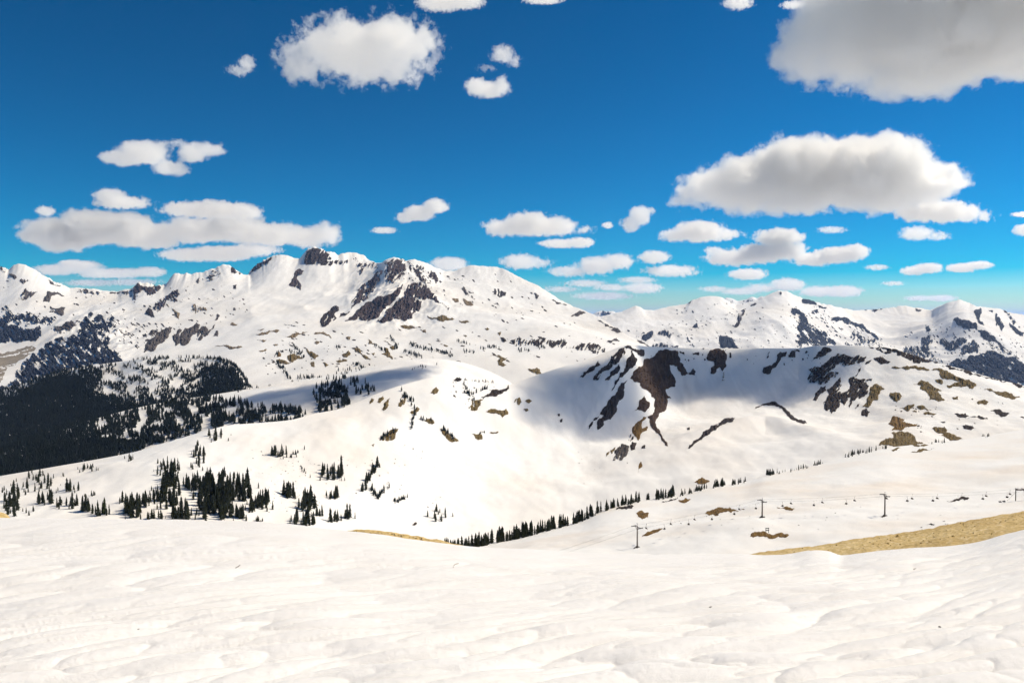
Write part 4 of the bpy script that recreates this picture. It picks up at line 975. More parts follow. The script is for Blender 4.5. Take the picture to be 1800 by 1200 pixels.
scatter_specks(bw, 'dark_rock', 'scattered_rocks', [
    (I_((600,830),(760,760),(780,900),(640,910)), 40, 0.5, 1.1, 1.5, 0),
    (I_((1560,700),(1780,700),(1780,750),(1600,760)), 40, 0.5, 1.4, 2.0, 10),
    (I_((1130,612),(1480,614),(1470,640),(1140,640)), 30, 0.6, 1.6, 1.3, 70),
    (I_((440,790),(620,800),(600,900),(440,900)), 110, 0.4, 1.0, 1.6, 0),
    (I_((1000,780),(1130,800),(1080,860),(1000,850)), 14, 0.4, 1.0, 1.5, 0),
    (I_((800,640),(870,680),(830,720),(790,690)), 40, 0.6, 1.6, 1.6, 30),
], 8)
scatter_specks('ski_slope', 'dark_rock', 'scattered_rocks', [(I_((1100,910),(1560,880),(1780,880),(1640,925),(1300,950)), 26, 0.4, 0.9, 2.0, 0)], 9)
#PART3
# ------------------------------------------------------------------ conifers
def fir_arrays(seed, tiers, pts, wid):
    """unit-height fir crown: ragged star cones, drooping and overlapping; returns crown and trunk arrays"""
    rnd = random.Random(seed); V = []; F = []
    lean = (rnd.uniform(-.02, .02), rnd.uniform(-.02, .02))
    z0 = 0.05
    for k in range(tiers):
        t = k / tiers
        zb = z0 + (1 - z0) * t ** 0.95
        zt = min(1.0, zb + (1 - z0) / tiers * 1.9)
        r = wid * (1 - t) ** 0.8 * rnd.uniform(0.75, 1.2) + 0.012
        if k == tiers - 1: zt = 1.0; r = 0.016
        b = len(V); n = pts; off = rnd.uniform(0, 6.28)
        ox, oy = lean[0] * zb, lean[1] * zb
        V.append((ox, oy, zt))
        for j in range(2 * n):
            a = off + math.pi * j / n + rnd.uniform(-.12, .12)
            rr = r * (rnd.uniform(0.75, 1.25) if j % 2 == 0 else rnd.uniform(0.28, 0.5))
            V.append((ox + rr * math.cos(a), oy + rr * math.sin(a), zb - (0.03 if j % 2 == 0 else -0.012) * rnd.uniform(.6, 1.3)))
        for j in range(2 * n):
            F.append((b, b + 1 + j, b + 1 + (j + 1) % (2 * n)))
        V.append((ox, oy, zb + 0.01)); c = len(V) - 1
        for j in range(2 * n):
            F.append((c, b + 1 + (j + 1) % (2 * n), b + 1 + j))
    return np.array(V), np.array(F)

def trunk_mesh(name):
    mb = MB()
    mb.tube((0, 0, -0.06), (0, 0, 0.35), 0.018, 0.012, 7); mb.tube((0, 0, 0.35), (0, 0, 0.96), 0.012, 0.003, 7)
    return mb.mesh(name, M['bark'])

FIR_N = 8
fir_np = [fir_arrays(200 + i, 11, 6, [0.115, 0.135, 0.10, 0.15, 0.125, 0.11, 0.145, 0.12][i]) for i in range(FIR_N)]
fir_me = [mesh_np('crown', v, f, False, M['needles']) for v, f in fir_np]
fir_warm = mesh_np('crown', fir_np[3][0], fir_np[3][1], False, M['needles_warm'])
trunk_me = trunk_mesh('trunk')
small_np = [fir_arrays(300 + i, 5, 4, [0.15, 0.17, 0.13, 0.16][i]) for i in range(4)]

ORD = ['first', 'second', 'third', 'fourth', 'fifth', 'sixth', 'seventh', 'eighth', 'ninth', 'tenth', 'eleventh', 'twelfth', 'thirteenth', 'fourteenth',
       'fifteenth', 'sixteenth', 'seventeenth', 'eighteenth', 'nineteenth', 'twentieth']
ORD += ['twenty-' + o for o in ORD[:9]] + ['thirtieth'] + ['thirty-' + o for o in ORD[:9]] + ['fortieth'] + ['forty-' + o for o in ORD[:9]]

# clumps on the treed shoulder: (phrase, x0, x1, base y0, base y1, count, height px)
CL = [
    ('the dense grove at the left picture edge', 0, 42, 862, 906, 26, 21),
    ('the upper thicket near the left edge', 44, 98, 836, 863, 20, 18),
    ('the sparse bunch under the upper left thicket', 66, 92, 878, 888, 6, 26),
    ('the open line right of the left grove', 94, 138, 884, 894, 10, 23),
    ('the small bunch below the left ridge line', 114, 140, 858, 866, 6, 20),
    ('the narrow bunch beside the yellow-green fir', 144, 158, 894, 901, 5, 27),
    ('the loose row around the yellow-green fir', 160, 192, 900, 907, 7, 26),
    ('the three small firs above the yellow-green fir', 154, 168, 868, 873, 3, 14),
    ('the trio standing alone on open snow', 206, 217, 882, 885, 3, 18),
    ('the thicket on the left ridge', 140, 171, 821, 829, 9, 12),
    ('the four firs further along the ridge', 221, 238, 806, 810, 4, 13),
    ('the tall bunch left of the column grove', 221, 247, 884, 912, 14, 34),
    ('the steps of firs leading to the column grove', 249, 267, 879, 893, 8, 23),
    ('the crown of the column grove', 278, 317, 816, 830, 13, 19),
    ('the body of the column grove', 281, 315, 836, 893, 34, 28),
    ('the left flank of the column grove', 268, 283, 868, 881, 7, 24),
    ('the upright pair of bunches high on the slope', 341, 361, 790, 823, 13, 20),
    ('the bunch between the two large groves', 321, 358, 848, 861, 16, 25),
    ('the two short bunches at the snow edge', 259, 287, 910, 913, 7, 18),
    ('the spiky bunch under the column grove', 303, 338, 903, 914, 15, 28),
    ('the left half of the largest dark grove', 352, 380, 852, 916, 31, 37),
    ('the right half of the largest dark grove', 380, 409, 852, 916, 31, 37),
    ('the right arm of the largest grove', 402, 441, 848, 888, 26, 31),
    ('the row below the right arm', 402, 429, 904, 914, 12, 26),
    ('the short bunch right of the largest grove', 431, 448, 892, 899, 7, 24),
    ('the bushy bunch right of the largest grove', 450, 474, 878, 896, 13, 28),
    ('the low firs below the bushy bunch', 446, 463, 914, 920, 5, 17),
    ('the lone bunch high above the bushy firs', 477, 513, 795, 804, 9, 18),
    ('the ridge line bunch left of centre', 367, 395, 760, 775, 9, 15),
    ('the wide bunch on mid slope', 562, 604, 828, 843, 17, 25),
    ('the compact bunch left of mid slope', 496, 518, 866, 876, 8, 28),
    ('the tall bunch near the middle snow edge', 532, 553, 884, 898, 11, 35),
    ('the low bunch at the middle snow edge', 517, 553, 911, 924, 13, 24),
    ('the small bunch below the compact bunch', 576, 593, 871, 877, 6, 25),
    ('the pair right of the tall bunch', 556, 568, 904, 907, 4, 22),
    ('the pointed bunch near the middle snow edge', 579, 594, 913, 918, 6, 30),
    ('the rightmost pointed bunch before open snow', 601, 618, 908, 912, 4, 26),
    ('the slanting strip of firs on the open slope', 634, 667, 816, 868, 16, 17),
    ('the sprinkle of firs left of the tree row', 752, 784, 899, 918, 8, 15),
]
rnd = random.Random(4)
cand = []      # (height px, phrase, px, base position, warm, group)
LB = LAYERS['bowl_mountain']
for ph, x0, x1, y0, y1, n, hp in CL:
    for i in range(int(n * 1.9)):
        for _ in range(8):
            u, v = rnd.random(), rnd.random()
            if 'slanting' in ph:
                x = x1 - (x1 - x0) * v + rnd.uniform(-5, 5); y = y0 + (y1 - y0) * v
            else:
                r_ = math.sqrt(u) * (1.0 if rnd.random() < 0.7 else 1.9); a_ = v * 6.2832
                x = (x0 + x1) / 2 + (x1 - x0) * 0.54 * r_ * math.cos(a_); y = (y0 + y1) / 2 + (y1 - y0) * 0.56 * min(r_, 1.3) * math.sin(a_)
            h = hit(LB, x, y)
            if h is not None: break
        if h is None: continue
        hh = hp * rnd.uniform(0.42, 1.05) * (0.55 if 'slanting' not in ph and r_ > 1 else 1.0) * (1.25 if rnd.random() < 0.12 else 1)
        cand.append([hh, ph, x, h[0], False, 'firs on the lower slope of the bowl mountain', hh * h[0][1] / FPX])
h = hit(LB, 183, 903); cand.append([31, 'YELLOW', 183, h[0], True, 'firs on the lower slope of the bowl mountain', 31 * h[0][1] / FPX])
LS = LAYERS['ski_slope']
def row(ph, x0, x1, n, hfun, clump=0.0):
    n = int(n * 2.1)
    for i in range(n):
        for _ in range(6):          # ragged bunches with gaps, not an even fringe
            x = rnd.uniform(x0, x1)
            if fbm2(np.array([x / 17.0]), np.array([3.3]), 2, 5)[0] > rnd.uniform(-1.0, .0): break
        j = int(np.clip(round((x - LS.cols[0]) / (LS.cols[1] - LS.cols[0])), 0, len(LS.cols) - 1))
        p = LS.sky[j].copy(); p[:2] *= 1 + rnd.uniform(-.012, .014)
        g = ground(LS, p[0], p[1])
        if g is not None: p = g
        hh = hfun(x) * rnd.uniform(0.4, 1.2)
        cand.append([hh, ph, x, p, False, 'firs along the edge of the ski slope', hh * p[1] / FPX])
row('the dense start of the tree row', 766, 850, 34, lambda x: 13 + (x - 766) * 0.13)
row('the thick middle of the tree row', 850, 935, 34, lambda x: 25)
row('the thinning part of the tree row', 937, 1000, 21, lambda x: 22)
row('the upper part of the tree row with gaps', 1002, 1058, 16, lambda x: 20)
row('the bunch ending the tree row', 1063, 1125, 17, lambda x: 18)
row('the pair past the end of the tree row', 1137, 1145, 2, lambda x: 12)
row('the upright bunch above the oval brown patch', 1153, 1185, 11, lambda x: 19)
row('the low line left of the brown mound', 1192, 1248, 12, lambda x: 11)
row('the tight bunch right of the brown mound', 1249, 1275, 10, lambda x: 14)
row('the short bunch at the end of that line', 1286, 1312, 8, lambda x: 11)
row('the first bunch on the upper edge', 1345, 1360, 6, lambda x: 12)
row('the scrubby bunch on the upper edge', 1366, 1420, 11, lambda x: 8)
row('the last bunch on the upper edge', 1429, 1447, 6, lambda x: 9)
row('the pointed firs below the double brown patch', 1476, 1560, 15, lambda x: 10)
row('the short firs right of the double brown patch', 1630, 1660, 6, lambda x: 8)
row('the dark shrubs at the far right slope edge', 1726, 1745, 5, lambda x: 6)

cand.sort(key=lambda c: -c[0])
single = []; rest = []; cnt = {}
for c in cand:
    if len(single) < 299 and cnt.get(c[1], 0) < 45:
        single.append(c); cnt[c[1]] = cnt.get(c[1], 0) + 1
    else: rest.append(c)
byph = {}
for c in single: byph.setdefault(c[1], []).append(c)
nf = 0
for ph, cs in byph.items():
    cs.sort(key=lambda c: c[2])
    for i, (hh, _, x, p, warm, grp, hm) in enumerate(cs):
        t = bpy.data.objects.new('fir_tree', None); col.objects.link(t)
        t.empty_display_size = 0.5
        t.location = (float(p[0]), float(p[1]), float(p[2]) - 0.15)
        t.rotation_euler = (0, 0, rnd.uniform(0, 6.28))
        w = rnd.uniform(0.95, 1.45)
        t.scale = (hm * w, hm * w, hm)
        t['category'] = 'tree'; t['group'] = grp
        if warm: t['label'] = 'yellow-green fir standing at the snow bank edge, lighter than all others'
        elif len(cs) == 1: t['label'] = 'tallest dark fir in ' + ph
        else: t['label'] = ORD[i] + ' fir from the left in ' + ph
        k = rnd.randrange(FIR_N)
        c = bpy.data.objects.new('crown', fir_warm if warm else fir_me[k]); col.objects.link(c); c.parent = t
        s = bpy.data.objects.new('trunk', trunk_me); col.objects.link(s); s.parent = t

def tree_mass(name, label, spots, src, mat='needles_far'):
    """spots: (position, height m); one joined mesh of many small trees"""
    Vs = []; Fs = []; b = 0; r = random.Random(len(spots))
    for p, hm in spots:
        v, f = src[r.randrange(len(src))]
        a = r.uniform(0, 6.28); ca, sa = math.cos(a), math.sin(a); w = hm * r.uniform(1.0, 1.45)
        q = np.empty_like(v)
        q[:, 0] = (v[:, 0] * ca - v[:, 1] * sa) * w + p[0]; q[:, 1] = (v[:, 0] * sa + v[:, 1] * ca) * w + p[1]; q[:, 2] = v[:, 2] * hm + p[2] - 0.3
        Vs.append(q); Fs.append(f + b); b += len(v)
    o = obj(name, mesh_np(name, np.concatenate(Vs), np.concatenate(Fs), False, M[mat]), kind='stuff', label=label, cat='forest')
    return o
tree_mass('fir_thicket', 'smaller dark firs filling the groves and the tree row', [(c[3], c[6]) for c in rest], fir_np[:4], 'needles')

def sprinkle(L, poly, n, h0, h1, seed, cl=0.0, thr=0.0):
    """random trees inside a region; cl > 0 keeps only the clumpy places"""
    r = random.Random(seed); xs = [p[0] for p in poly]; ys = [p[1] for p in poly]; out = []
    px = np.array([r.uniform(min(xs), max(xs)) for _ in range(n * 3)]); py = np.array([r.uniform(min(ys), max(ys)) for _ in range(n * 3)])
    ok = in_poly(px, py, poly)
    if cl > 0: ok &= fbm2(px / cl, py / (cl * 0.6), 3, seed) > thr
    k = 0
    for x, y in zip(px[ok], py[ok]):
        if k >= n: break
        h = hit(L, x, y)
        if h is None: continue
        out.append((h[0], r.uniform(h0, h1))); k += 1
    return out
def along(L, line, n, w, h0, h1, seed):
    r = random.Random(seed); out = []
    for i in range(n):
        t = r.random() * (len(line) - 1); k = int(t); f = t - k
        x = line[k][0] + (line[k + 1][0] - line[k][0]) * f + r.gauss(0, w); y = line[k][1] + (line[k + 1][1] - line[k][1]) * f + r.gauss(0, w * 0.6)
        h = hit(L, x, y)
        if h is not None: out.append((h[0], r.uniform(h0, h1)))
    return out

LK = LAYERS['forested_knoll']; LM = LAYERS['middle_ridge']; LMa = LAYERS['snowy_massif']
sp = sprinkle(LK, I_((-60,702),(0,684),(60,667),(110,651),(160,645),(185,655),(165,690),(240,712),(320,712),(345,690),(390,650),(415,655),(440,690),(330,712),(250,728),(110,765),(-60,830)), 5600, 9, 16, 31)
sp += sprinkle(LK, I_((110,668),(190,640),(260,634),(390,634),(405,645),(350,690),(320,715),(240,715),(150,695)), 1500, 6, 12, 32, 20, -0.02)
sp += sprinkle(LK, I_((150,688),(240,700),(345,680),(350,712),(250,730),(150,745)), 800, 8, 14, 35, 18, -0.2)
sp += sprinkle(LK, I_((355,650),(395,634),(418,655),(432,690),(340,700)), 420, 10, 17, 33)
sp += along(LK, [(235,632),(333,629),(385,632),(412,643),(428,662),(440,685)], 190, 1.5, 8, 13, 34)
tree_mass('valley_forest', 'dense dark conifer forest covering the left valley side', sp, small_np)
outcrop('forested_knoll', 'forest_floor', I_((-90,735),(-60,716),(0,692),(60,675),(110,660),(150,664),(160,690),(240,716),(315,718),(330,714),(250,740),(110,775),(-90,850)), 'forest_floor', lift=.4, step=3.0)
sp = sprinkle(LM, I_((-60,815),(0,797),(60,772),(110,755),(140,760),(230,780),(290,770),(230,800),(0,860),(-60,870)), 2000, 9, 15, 41)
sp += sprinkle(LM, I_((110,752),(200,730),(317,703),(330,720),(350,760),(230,795),(130,770)), 1400, 7, 13, 42, 24, -0.12)
sp += sprinkle(LM, I_((310,708),(370,700),(470,715),(540,725),(540,742),(400,750),(330,770)), 620, 9, 16, 43, 22, -0.05)
sp += sprinkle(LM, I_((543,685),(600,672),(617,712),(560,730)), 150, 9, 16, 44, 16, -0.15)
sp += sprinkle(LM, I_((570,665),(610,662),(660,680),(655,695),(600,690)), 60, 8, 13, 45, 14, 0.0)
sp += along(LM, [(-60,816),(0,796),(60,772),(110,755),(170,740)], 420, 2.2, 7, 13, 48)
sp += along(LM, [(170,740),(250,719),(317,706),(370,698)], 90, 2.2, 6, 11, 49)
sp += along(LM, [(395,692),(500,672),(640,650)], 40, 2.0, 4, 8, 46)
sp += along(LM, [(767,640),(745,646),(720,650)], 10, 3.0, 4, 7, 47)
tree_mass('ridge_forest', 'dark conifers in clumps on the shaded middle ridge', sp, small_np)
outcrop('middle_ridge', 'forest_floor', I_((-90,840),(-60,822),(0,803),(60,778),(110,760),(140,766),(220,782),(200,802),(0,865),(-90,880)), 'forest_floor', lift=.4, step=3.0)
sp = []
for line, n in [(C((150,800),(240,900)), 30), (C((30,930),(80,1000),(130,1060)), 46), (C((880,730),(920,800),(940,830)), 30), (C((1020,790),(1100,820),(1200,840),(1340,870)), 60),
                (C((980,840),(1050,870),(1110,890)), 34), (C((1270,850),(1360,895)), 16), (C((480,820),(530,820)), 8), (C((760,800),(860,860)), 20), (C((610,940),(690,975)), 16),
                (C((480,995),(780,985)), 22), (C((1570,830),(1600,838)), 6), (C((1620,815),(1700,825)), 12), (C((1390,770),(1480,800)), 12), (C((1430,850),(1530,855)), 14),
                (C((180,1045),(320,1050)), 20), (Z3((330,650),(400,650)), 14), (Z3((440,630),(500,640)), 8), (Z3((560,600),(600,610)), 8),
                (C((120,850),(200,870)), 14), (C((0,880),(60,850)), 10), (Z3((20,795),(280,825)), 36)]:
    sp += along(LMa, line, n, 1.8, 8, 15, n)
tree_mass('foreland_trees', 'thin lines of dark conifers on the snow plain', sp, small_np)
sp = []
for line, n, hs in [(Z6((660,180),(690,250),(670,340)), 26, 6), (Z6((720,290),(780,310)), 10, 5), (Z6((830,345),(900,400)), 18, 6), (Z6((510,395),(590,350)), 18, 6), (Z6((455,660),(490,710),(540,650)), 24, 6),
                    (Z6((575,730),(660,700)), 22, 4), (Z6((940,100),(1000,200)), 30, 5), (Z6((900,80),(1180,100)), 40, 4), (Z6((615,140),(640,180)), 12, 6), (Z6((80,540),(130,600)), 8, 4), (Z6((20,500),(100,450)), 8, 5),
                    (Z6((1010,150),(1060,130)), 12, 6), (Z6((1020,380),(1045,360)), 7, 4), (zc(400, 400, 3)((1240,870),(1290,880)), 8, 5)]:
    sp += along(LB, line, n, 1.6, hs * 0.8, hs * 1.6, n + 3)
tree_mass('slope_shrubs', 'dwarf firs and shrubs scattered on the open mid slope', sp, small_np)

# ------------------------------------------------------------------ chair lift
def base_on(L, px, py):
    return hit(L, px, py)[0]
TOW = [('leftmost lift tower, leaning slightly, right of the tree row', 1120, 961, 38), ('middle lift tower between the two wedge shaped brown patches', 1339.5, 908, 30.5), ('right hand lift tower standing alone on open snow', 1555, 906, 38.5)]
tw = []
CROSS = 2.3
for lab, px, py, hp in TOW:
    p = base_on(LS, px, py); tw.append((lab, p, hp * p[1] / FPX))
end_p = base_on(LS, 1789, 880)
line_pts = [t[1] for t in tw] + [end_p]
def tower(lab, p, H, d):
    """d: unit direction of the line in plan"""
    n = Vector((-d[1], d[0], 0)); d3 = Vector((d[0], d[1], 0))
    t = bpy.data.objects.new('lift_tower', None); col.objects.link(t); t.location = (float(p[0]), float(p[1]), float(p[2])); t.empty_display_size = 0.5
    t['label'] = lab; t['category'] = 'lift tower'; t['group'] = 'towers of the chair lift'
    mb = MB(); mb.tube((0, 0, -1.0), (0, 0, H), 0.30, 0.20, 10); obj('pole', mb.mesh('pole', M['steel'], True), t)
    mb = MB(); mb.tube((0, 0, -1.2), (0, 0, 0.35), 0.75, 0.7, 10); obj('footing', mb.mesh('footing', M['concrete']), t)
    mb = MB(); a = n * -CROSS; b = n * CROSS
    mb.tube((a.x, a.y, H - 0.5), (b.x, b.y, H - 0.5), 0.13, 0.13, 6)
    for s in (-1, 1):
        e = n * (s * CROSS * 0.8); mb.tube((0, 0, H - 1.6), (e.x, e.y, H - 0.55), 0.07, 0.07, 5)
    obj('crossarm', mb.mesh('crossarm', M['steel']), t)
    for s in (-1, 1):
        q = MB(); e = n * (s * CROSS); a = e - d3 * 1.3; b = e + d3 * 1.3
        q.tube((a.x, a.y, H - 0.72), (b.x, b.y, H - 0.72), 0.09, 0.09, 5)
        for k in (-1.1, -0.4, 0.4, 1.1):
            w = e + d3 * k - n * 0.07; w2 = e + d3 * k + n * 0.07
            q.tube((w.x, w.y, H - 0.55), (w2.x, w2.y, H - 0.55), 0.24, 0.24, 8)
        obj('sheave_assembly', q.mesh('sheave_assembly', M['dark_steel']), t)
    mb = MB(); a = n * 0.5
    mb.tube((0, 0, H), (0, 0, H + 1.1), 0.07, 0.07, 5); mb.tube((-a.x, -a.y, H + 1.0), (a.x, a.y, H + 1.0), 0.05, 0.05, 5)
    obj('lifting_frame', mb.mesh('lifting_frame', M['steel']), t)
    mb = MB()
    off = d3 * 0.42
    for s in (-1, 1):
        a = off + n * (0.18 * s); mb.tube((a.x, a.y, 0.4), (a.x * .8, a.y * .8, H - 1.0), 0.025, 0.025, 4)
    for k in range(int(H / 0.45) - 2):
        a = off + n * 0.18; b = off - n * 0.18; z = 0.6 + k * 0.45; mb.tube((a.x, a.y, z), (b.x, b.y, z), 0.018, 0.018, 4)
    obj('ladder', mb.mesh('ladder', M['steel']), t)
    return t
tops = []
for i, (lab, p, H_) in enumerate(tw):
    q0 = line_pts[max(0, i - 1)]; q1 = line_pts[min(len(line_pts) - 1, i + 1)]
    d = (q1 - q0)[:2]; d = d / np.linalg.norm(d)
    tower(lab, p, H_, d)
    tops.append((p + np.array((0, 0, H_ - 0.35)), d))
# melted-out ground round the tower feet: dark stones and earth
for px, py in ((1120, 961.5), (1340, 908.5), (1555, 906.3)):
    outcrop('ski_slope', 'dark_rock', [(px - 7, py + 2.2), (px - 2, py - 1.2), (px + 4, py - 1.6), (px + 5, py), (px, py + 1.6)], 'bare_ground', lift=.3, step=1.0)

# top station at the right edge: two-legged frame with a hanging machine house
d_end = (end_p - tops[-1][0])[:2]; d_end = d_end / np.linalg.norm(d_end)
st = bpy.data.objects.new('lift_station', None); col.objects.link(st); st.location = [float(c) for c in end_p]
st['label'] = 'post-framed lift station with red-brown machine house, cut by the right edge'; st['category'] = 'lift station'
HS = 21.0 * end_p[1] / FPX
for k, dx in enumerate((0.0, 2.9, 9.0, 11.9)):
    for dy in (-1.6,) if k % 2 else (1.6,):
        mb = MB(); mb.tube((dx, dy, -1.2), (dx, dy, HS), 0.22, 0.2, 8); obj('post', mb.mesh('post', M['steel']), st)
mb = MB(); mb.box((6, 0, HS - 0.3), (14.0, 0.45, 0.5)); obj('main_beam', mb.mesh('main_beam', M['steel']), st)
for dx in (0.0, 2.9, 9.0, 11.9):
    mb = MB(); mb.tube((dx, -2.2, HS - 0.1), (dx, 2.2, HS - 0.1), 0.14, 0.14, 6); mb.tube((dx, 0, HS), (dx, 0, HS + 0.8), 0.07, 0.07, 5); obj('crossarm', mb.mesh('crossarm', M['steel']), st)
mb = MB(); mb.box((6.3, 0, HS - 2.2), (5.0, 2.6, 2.2)); mb.box((6.3, 0, HS - 1.0), (5.4, 3.0, 0.2)); hs_ = obj('machine_house', mb.mesh('machine_house', M['red_brown']), st)
mb = MB(); mb.box((5.0, -1.33, HS - 2.0), (1.1, 0.06, 0.8)); obj('window', mb.mesh('window', M['dark_steel']), hs_)
mb = MB(); mb.tube((6.3, 0, HS - 0.55), (6.3, 0, HS - 0.4), 1.9, 1.9, 20); obj('bullwheel', mb.mesh('bullwheel', M['dark_steel']), st)
mb = MB(); mb.tube((-0.1, 0, HS - 0.5), (-4.5, 1.0, -0.3), 0.05, 0.05, 5); obj('brace', mb.mesh('brace', M['steel']), st)
for dx, dy in ((-6.2, 0.6), (-8.6, -0.3)):
    q = ground(LS, end_p[0] + dx, end_p[1] + dy)
    mb = MB(); mb.box((0, 0, 0.45), (1.1, 0.7, 0.5)); mb.tube((-0.4, 0, -0.2), (-0.4, 0, 0.4), 0.05, 0.05, 5); mb.tube((0.4, 0, -0.2), (0.4, 0, 0.4), 0.05, 0.05, 5); mb.tube((0, 0, 0.6), (0.5, 0, 1.2), 0.04, 0.04, 5)
    o = obj('control_box', mb.mesh('control_box', M['dark_steel']), None, q)
    o['label'] = 'small grey control box on legs left of the lift station' if dx > -7 else 'outer control box on legs, furthest left of the lift station'
    o['category'] = 'control box'; o['group'] = 'control boxes by the station'

# ropes and chairs
low = P(np.array(880.0), np.array(1000.0), np.array(330.0))
top_pts = [low] + [t[0] for t in tops] + [end_p + np.array((2.0, 0, HS - 0.4))]
def chair_mesh_parts():
    hg = MB(); hg.tube((0, 0, 0), (0, 0, -0.5), 0.05, 0.05, 5); hg.tube((0, 0, -0.5), (0, 0.28, -0.8), 0.045, 0.045, 5); hg.tube((0, 0.28, -0.8), (0, 0.28, -1.9), 0.045, 0.045, 5); hg.tube((0, 0.28, -1.9), (0, 0, -2.3), 0.045, 0.045, 5)
    se = MB(); se.box((0, -0.05, -2.35), (1.15, 0.5, 0.1))
    bk = MB(); bk.box((0, 0.23, -2.0), (1.15, 0.08, 0.55))
    return hg.mesh('hanger', M['dark_steel']), se.mesh('seat', M['wood']), bk.mesh('backrest', M['wood'])
ch = chair_mesh_parts()
for side, nm in ((-1, 'near'), (1, 'far')):
    pts = []
    for i in range(len(top_pts)):
        q0 = top_pts[max(0, i - 1)]; q1 = top_pts[min(len(top_pts) - 1, i + 1)]
        d = (q1 - q0)[:2]; d = d / np.linalg.norm(d)
        pts.append(top_pts[i] + np.array((-d[1], d[0], 0)) * CROSS * side)
    mb = MB(); path = []
    for i in range(len(pts) - 1):
        L_ = np.linalg.norm(pts[i + 1] - pts[i]); sag = L_ * 0.012
        for k in range(12):
            a = k / 12
            path.append(pts[i] * (1 - a) + pts[i + 1] * a - np.array((0, 0, sag * 4 * a * (1 - a))))
    path.append(pts[-1])
    for a, b_ in zip(path[:-1], path[1:]): mb.tube(a, b_, 0.022, 0.022, 5, False)
    o = obj('haul_rope', mb.mesh('haul_rope', M['dark_steel']), label=f'thin dark haul rope on the {nm} side of the lift towers', cat='cable', group='ropes of the chair lift')
    seg = np.array(path); cum = np.concatenate([[0], np.cumsum(np.linalg.norm(np.diff(seg, axis=0), axis=1))])
    s = 62.0 + (0 if side < 0 else 6.5); idx = 0; n_pl = []
    while s < cum[-1] - 4:
        q = np.array([np.interp(s, cum, seg[:, k]) for k in range(3)])
        qx, qy = project(q)
        if qx > 985 and all(np.linalg.norm((q - t[0])[:2]) > 3.2 for t in tops): n_pl.append((q, qx, qy))
        s += 14.0
    for i, (q, qx, qy) in enumerate(n_pl):
        t = bpy.data.objects.new('lift_chair', None); col.objects.link(t); t.location = [float(c) for c in q]; t.empty_display_size = 0.3
        dd = top_pts[2] - top_pts[1]
        t.rotation_euler = (0, 0, math.atan2(dd[1], dd[0]) + math.pi / 2 * side)
        t['label'] = f'{ORD[i]} small lift chair from the left hanging on the {nm} rope'; t['category'] = 'lift chair'; t['group'] = 'chairs hanging from the lift ropes'
        for m_, nme in zip(ch, ('hanger', 'seat', 'backrest')):
            c = bpy.data.objects.new(nme, m_); col.objects.link(c); c.parent = t

# wooden sign frame on the brown mound
sp_ = base_on(LS, 1348.5, 936.5); k = sp_[1] / FPX
sg = bpy.data.objects.new('sign_frame', None); col.objects.link(sg); sg.location = [float(c) for c in sp_]
sg['label'] = 'wooden two-board sign frame on posts, standing on the brown mound'; sg['category'] = 'sign'; sg['group'] = 'signs'
for dx in (-2.3 * k, 2.3 * k):
    mb = MB(); mb.box((dx, 0, 4.6 * k), (0.16, 0.16, 10.4 * k)); obj('post', mb.mesh('post', M['wood']), sg)
for z in (5.0 * k, 8.6 * k):
    mb = MB(); mb.box((0, -0.12, z), (6.4 * k, 0.07, 1.5 * k)); obj('board', mb.mesh('board', M['dark_steel']), sg)

# twigs lying on the foreground snow
LF = LAYERS['snowfield']
for lab, pts, r, mat in [
    ('short dark twig lying left on the snow bank', [(414, 998), (418, 996), (422, 993)], 0.0028, 'bark'),
    ('thin curved straw lying at the middle of the snow bank', [(797, 997), (798, 993), (801, 991), (806, 990)], 0.0024, 'tan'),
    ('dark splinter low on the left of the snow bank', [(242, 1106), (245, 1105)], 0.0021, 'bark'),
    ('dark speck of bark below the right gravel', [(1247, 1067), (1251, 1066)], 0.0028, 'bark'),
    ('tiny bark chip on the right part of the snow bank', [(1606, 1000), (1610, 999)], 0.0028, 'bark'),
    ('bark crumb near the right edge of the snow bank', [(1650, 1101), (1654, 1102)], 0.0035, 'bark')]:
    q = [hit(LF, x, y)[0] + np.array((0, 0, r * 0.8)) for x, y in pts]
    mb = MB()
    for a, b_ in zip(q[:-1], q[1:]): mb.tube(a, b_, r, r * 0.8, 6)
    obj('twig', mb.mesh('twig', M[mat]), label=lab, cat='twig', group='twigs on the snow bank')

# loose stones on the gravel shoulder
LG = LAYERS['gravel_ground']; rs = random.Random(77); Vs = []; Fs = []; b0 = 0
for poly, n in ((I_((1340,973),(1500,950),(1800,900),(1800,925),(1700,950),(1500,968)), 90), (I_((600,932),(700,938),(790,955),(700,942)), 60)):
    xs = [p[0] for p in poly]; ys = [p[1] for p in poly]; k = 0; tr = 0
    while k < n and tr < 20 * n:
        tr += 1
        x = rs.uniform(min(xs), max(xs)); y = rs.uniform(min(ys), max(ys))
        if not in_poly(np.array([x]), np.array([y]), poly)[0]: continue
        h = hit(LG, x, y)
        if h is None: continue
        k += 1
        r = 0.012 * rs.uniform(0.5, 1.6) * (2.0 if rs.random() < 0.05 else 1)
        pts = []
        for d in ((1, 0, 0), (-1, 0, 0), (0, 1, 0), (0, -1, 0), (0, 0, 1), (0, 0, -1)):
            s = r * rs.uniform(0.7, 1.3) * (0.65 if d[2] else 1)
            pts.append(h[0] + np.array(d) * s + np.array((0, 0, r * 0.2)))
        Vs += pts
        for f in ((0, 2, 4), (2, 1, 4), (1, 3, 4), (3, 0, 4), (2, 0, 5), (1, 2, 5), (3, 1, 5), (0, 3, 5)): Fs.append(tuple(b0 + q for q in f))
        b0 += 6
obj('loose_stones', mesh_np('loose_stones', np.array(Vs), np.array(Fs), False, M['gravel']), parent=LG.o, kind='stuff')
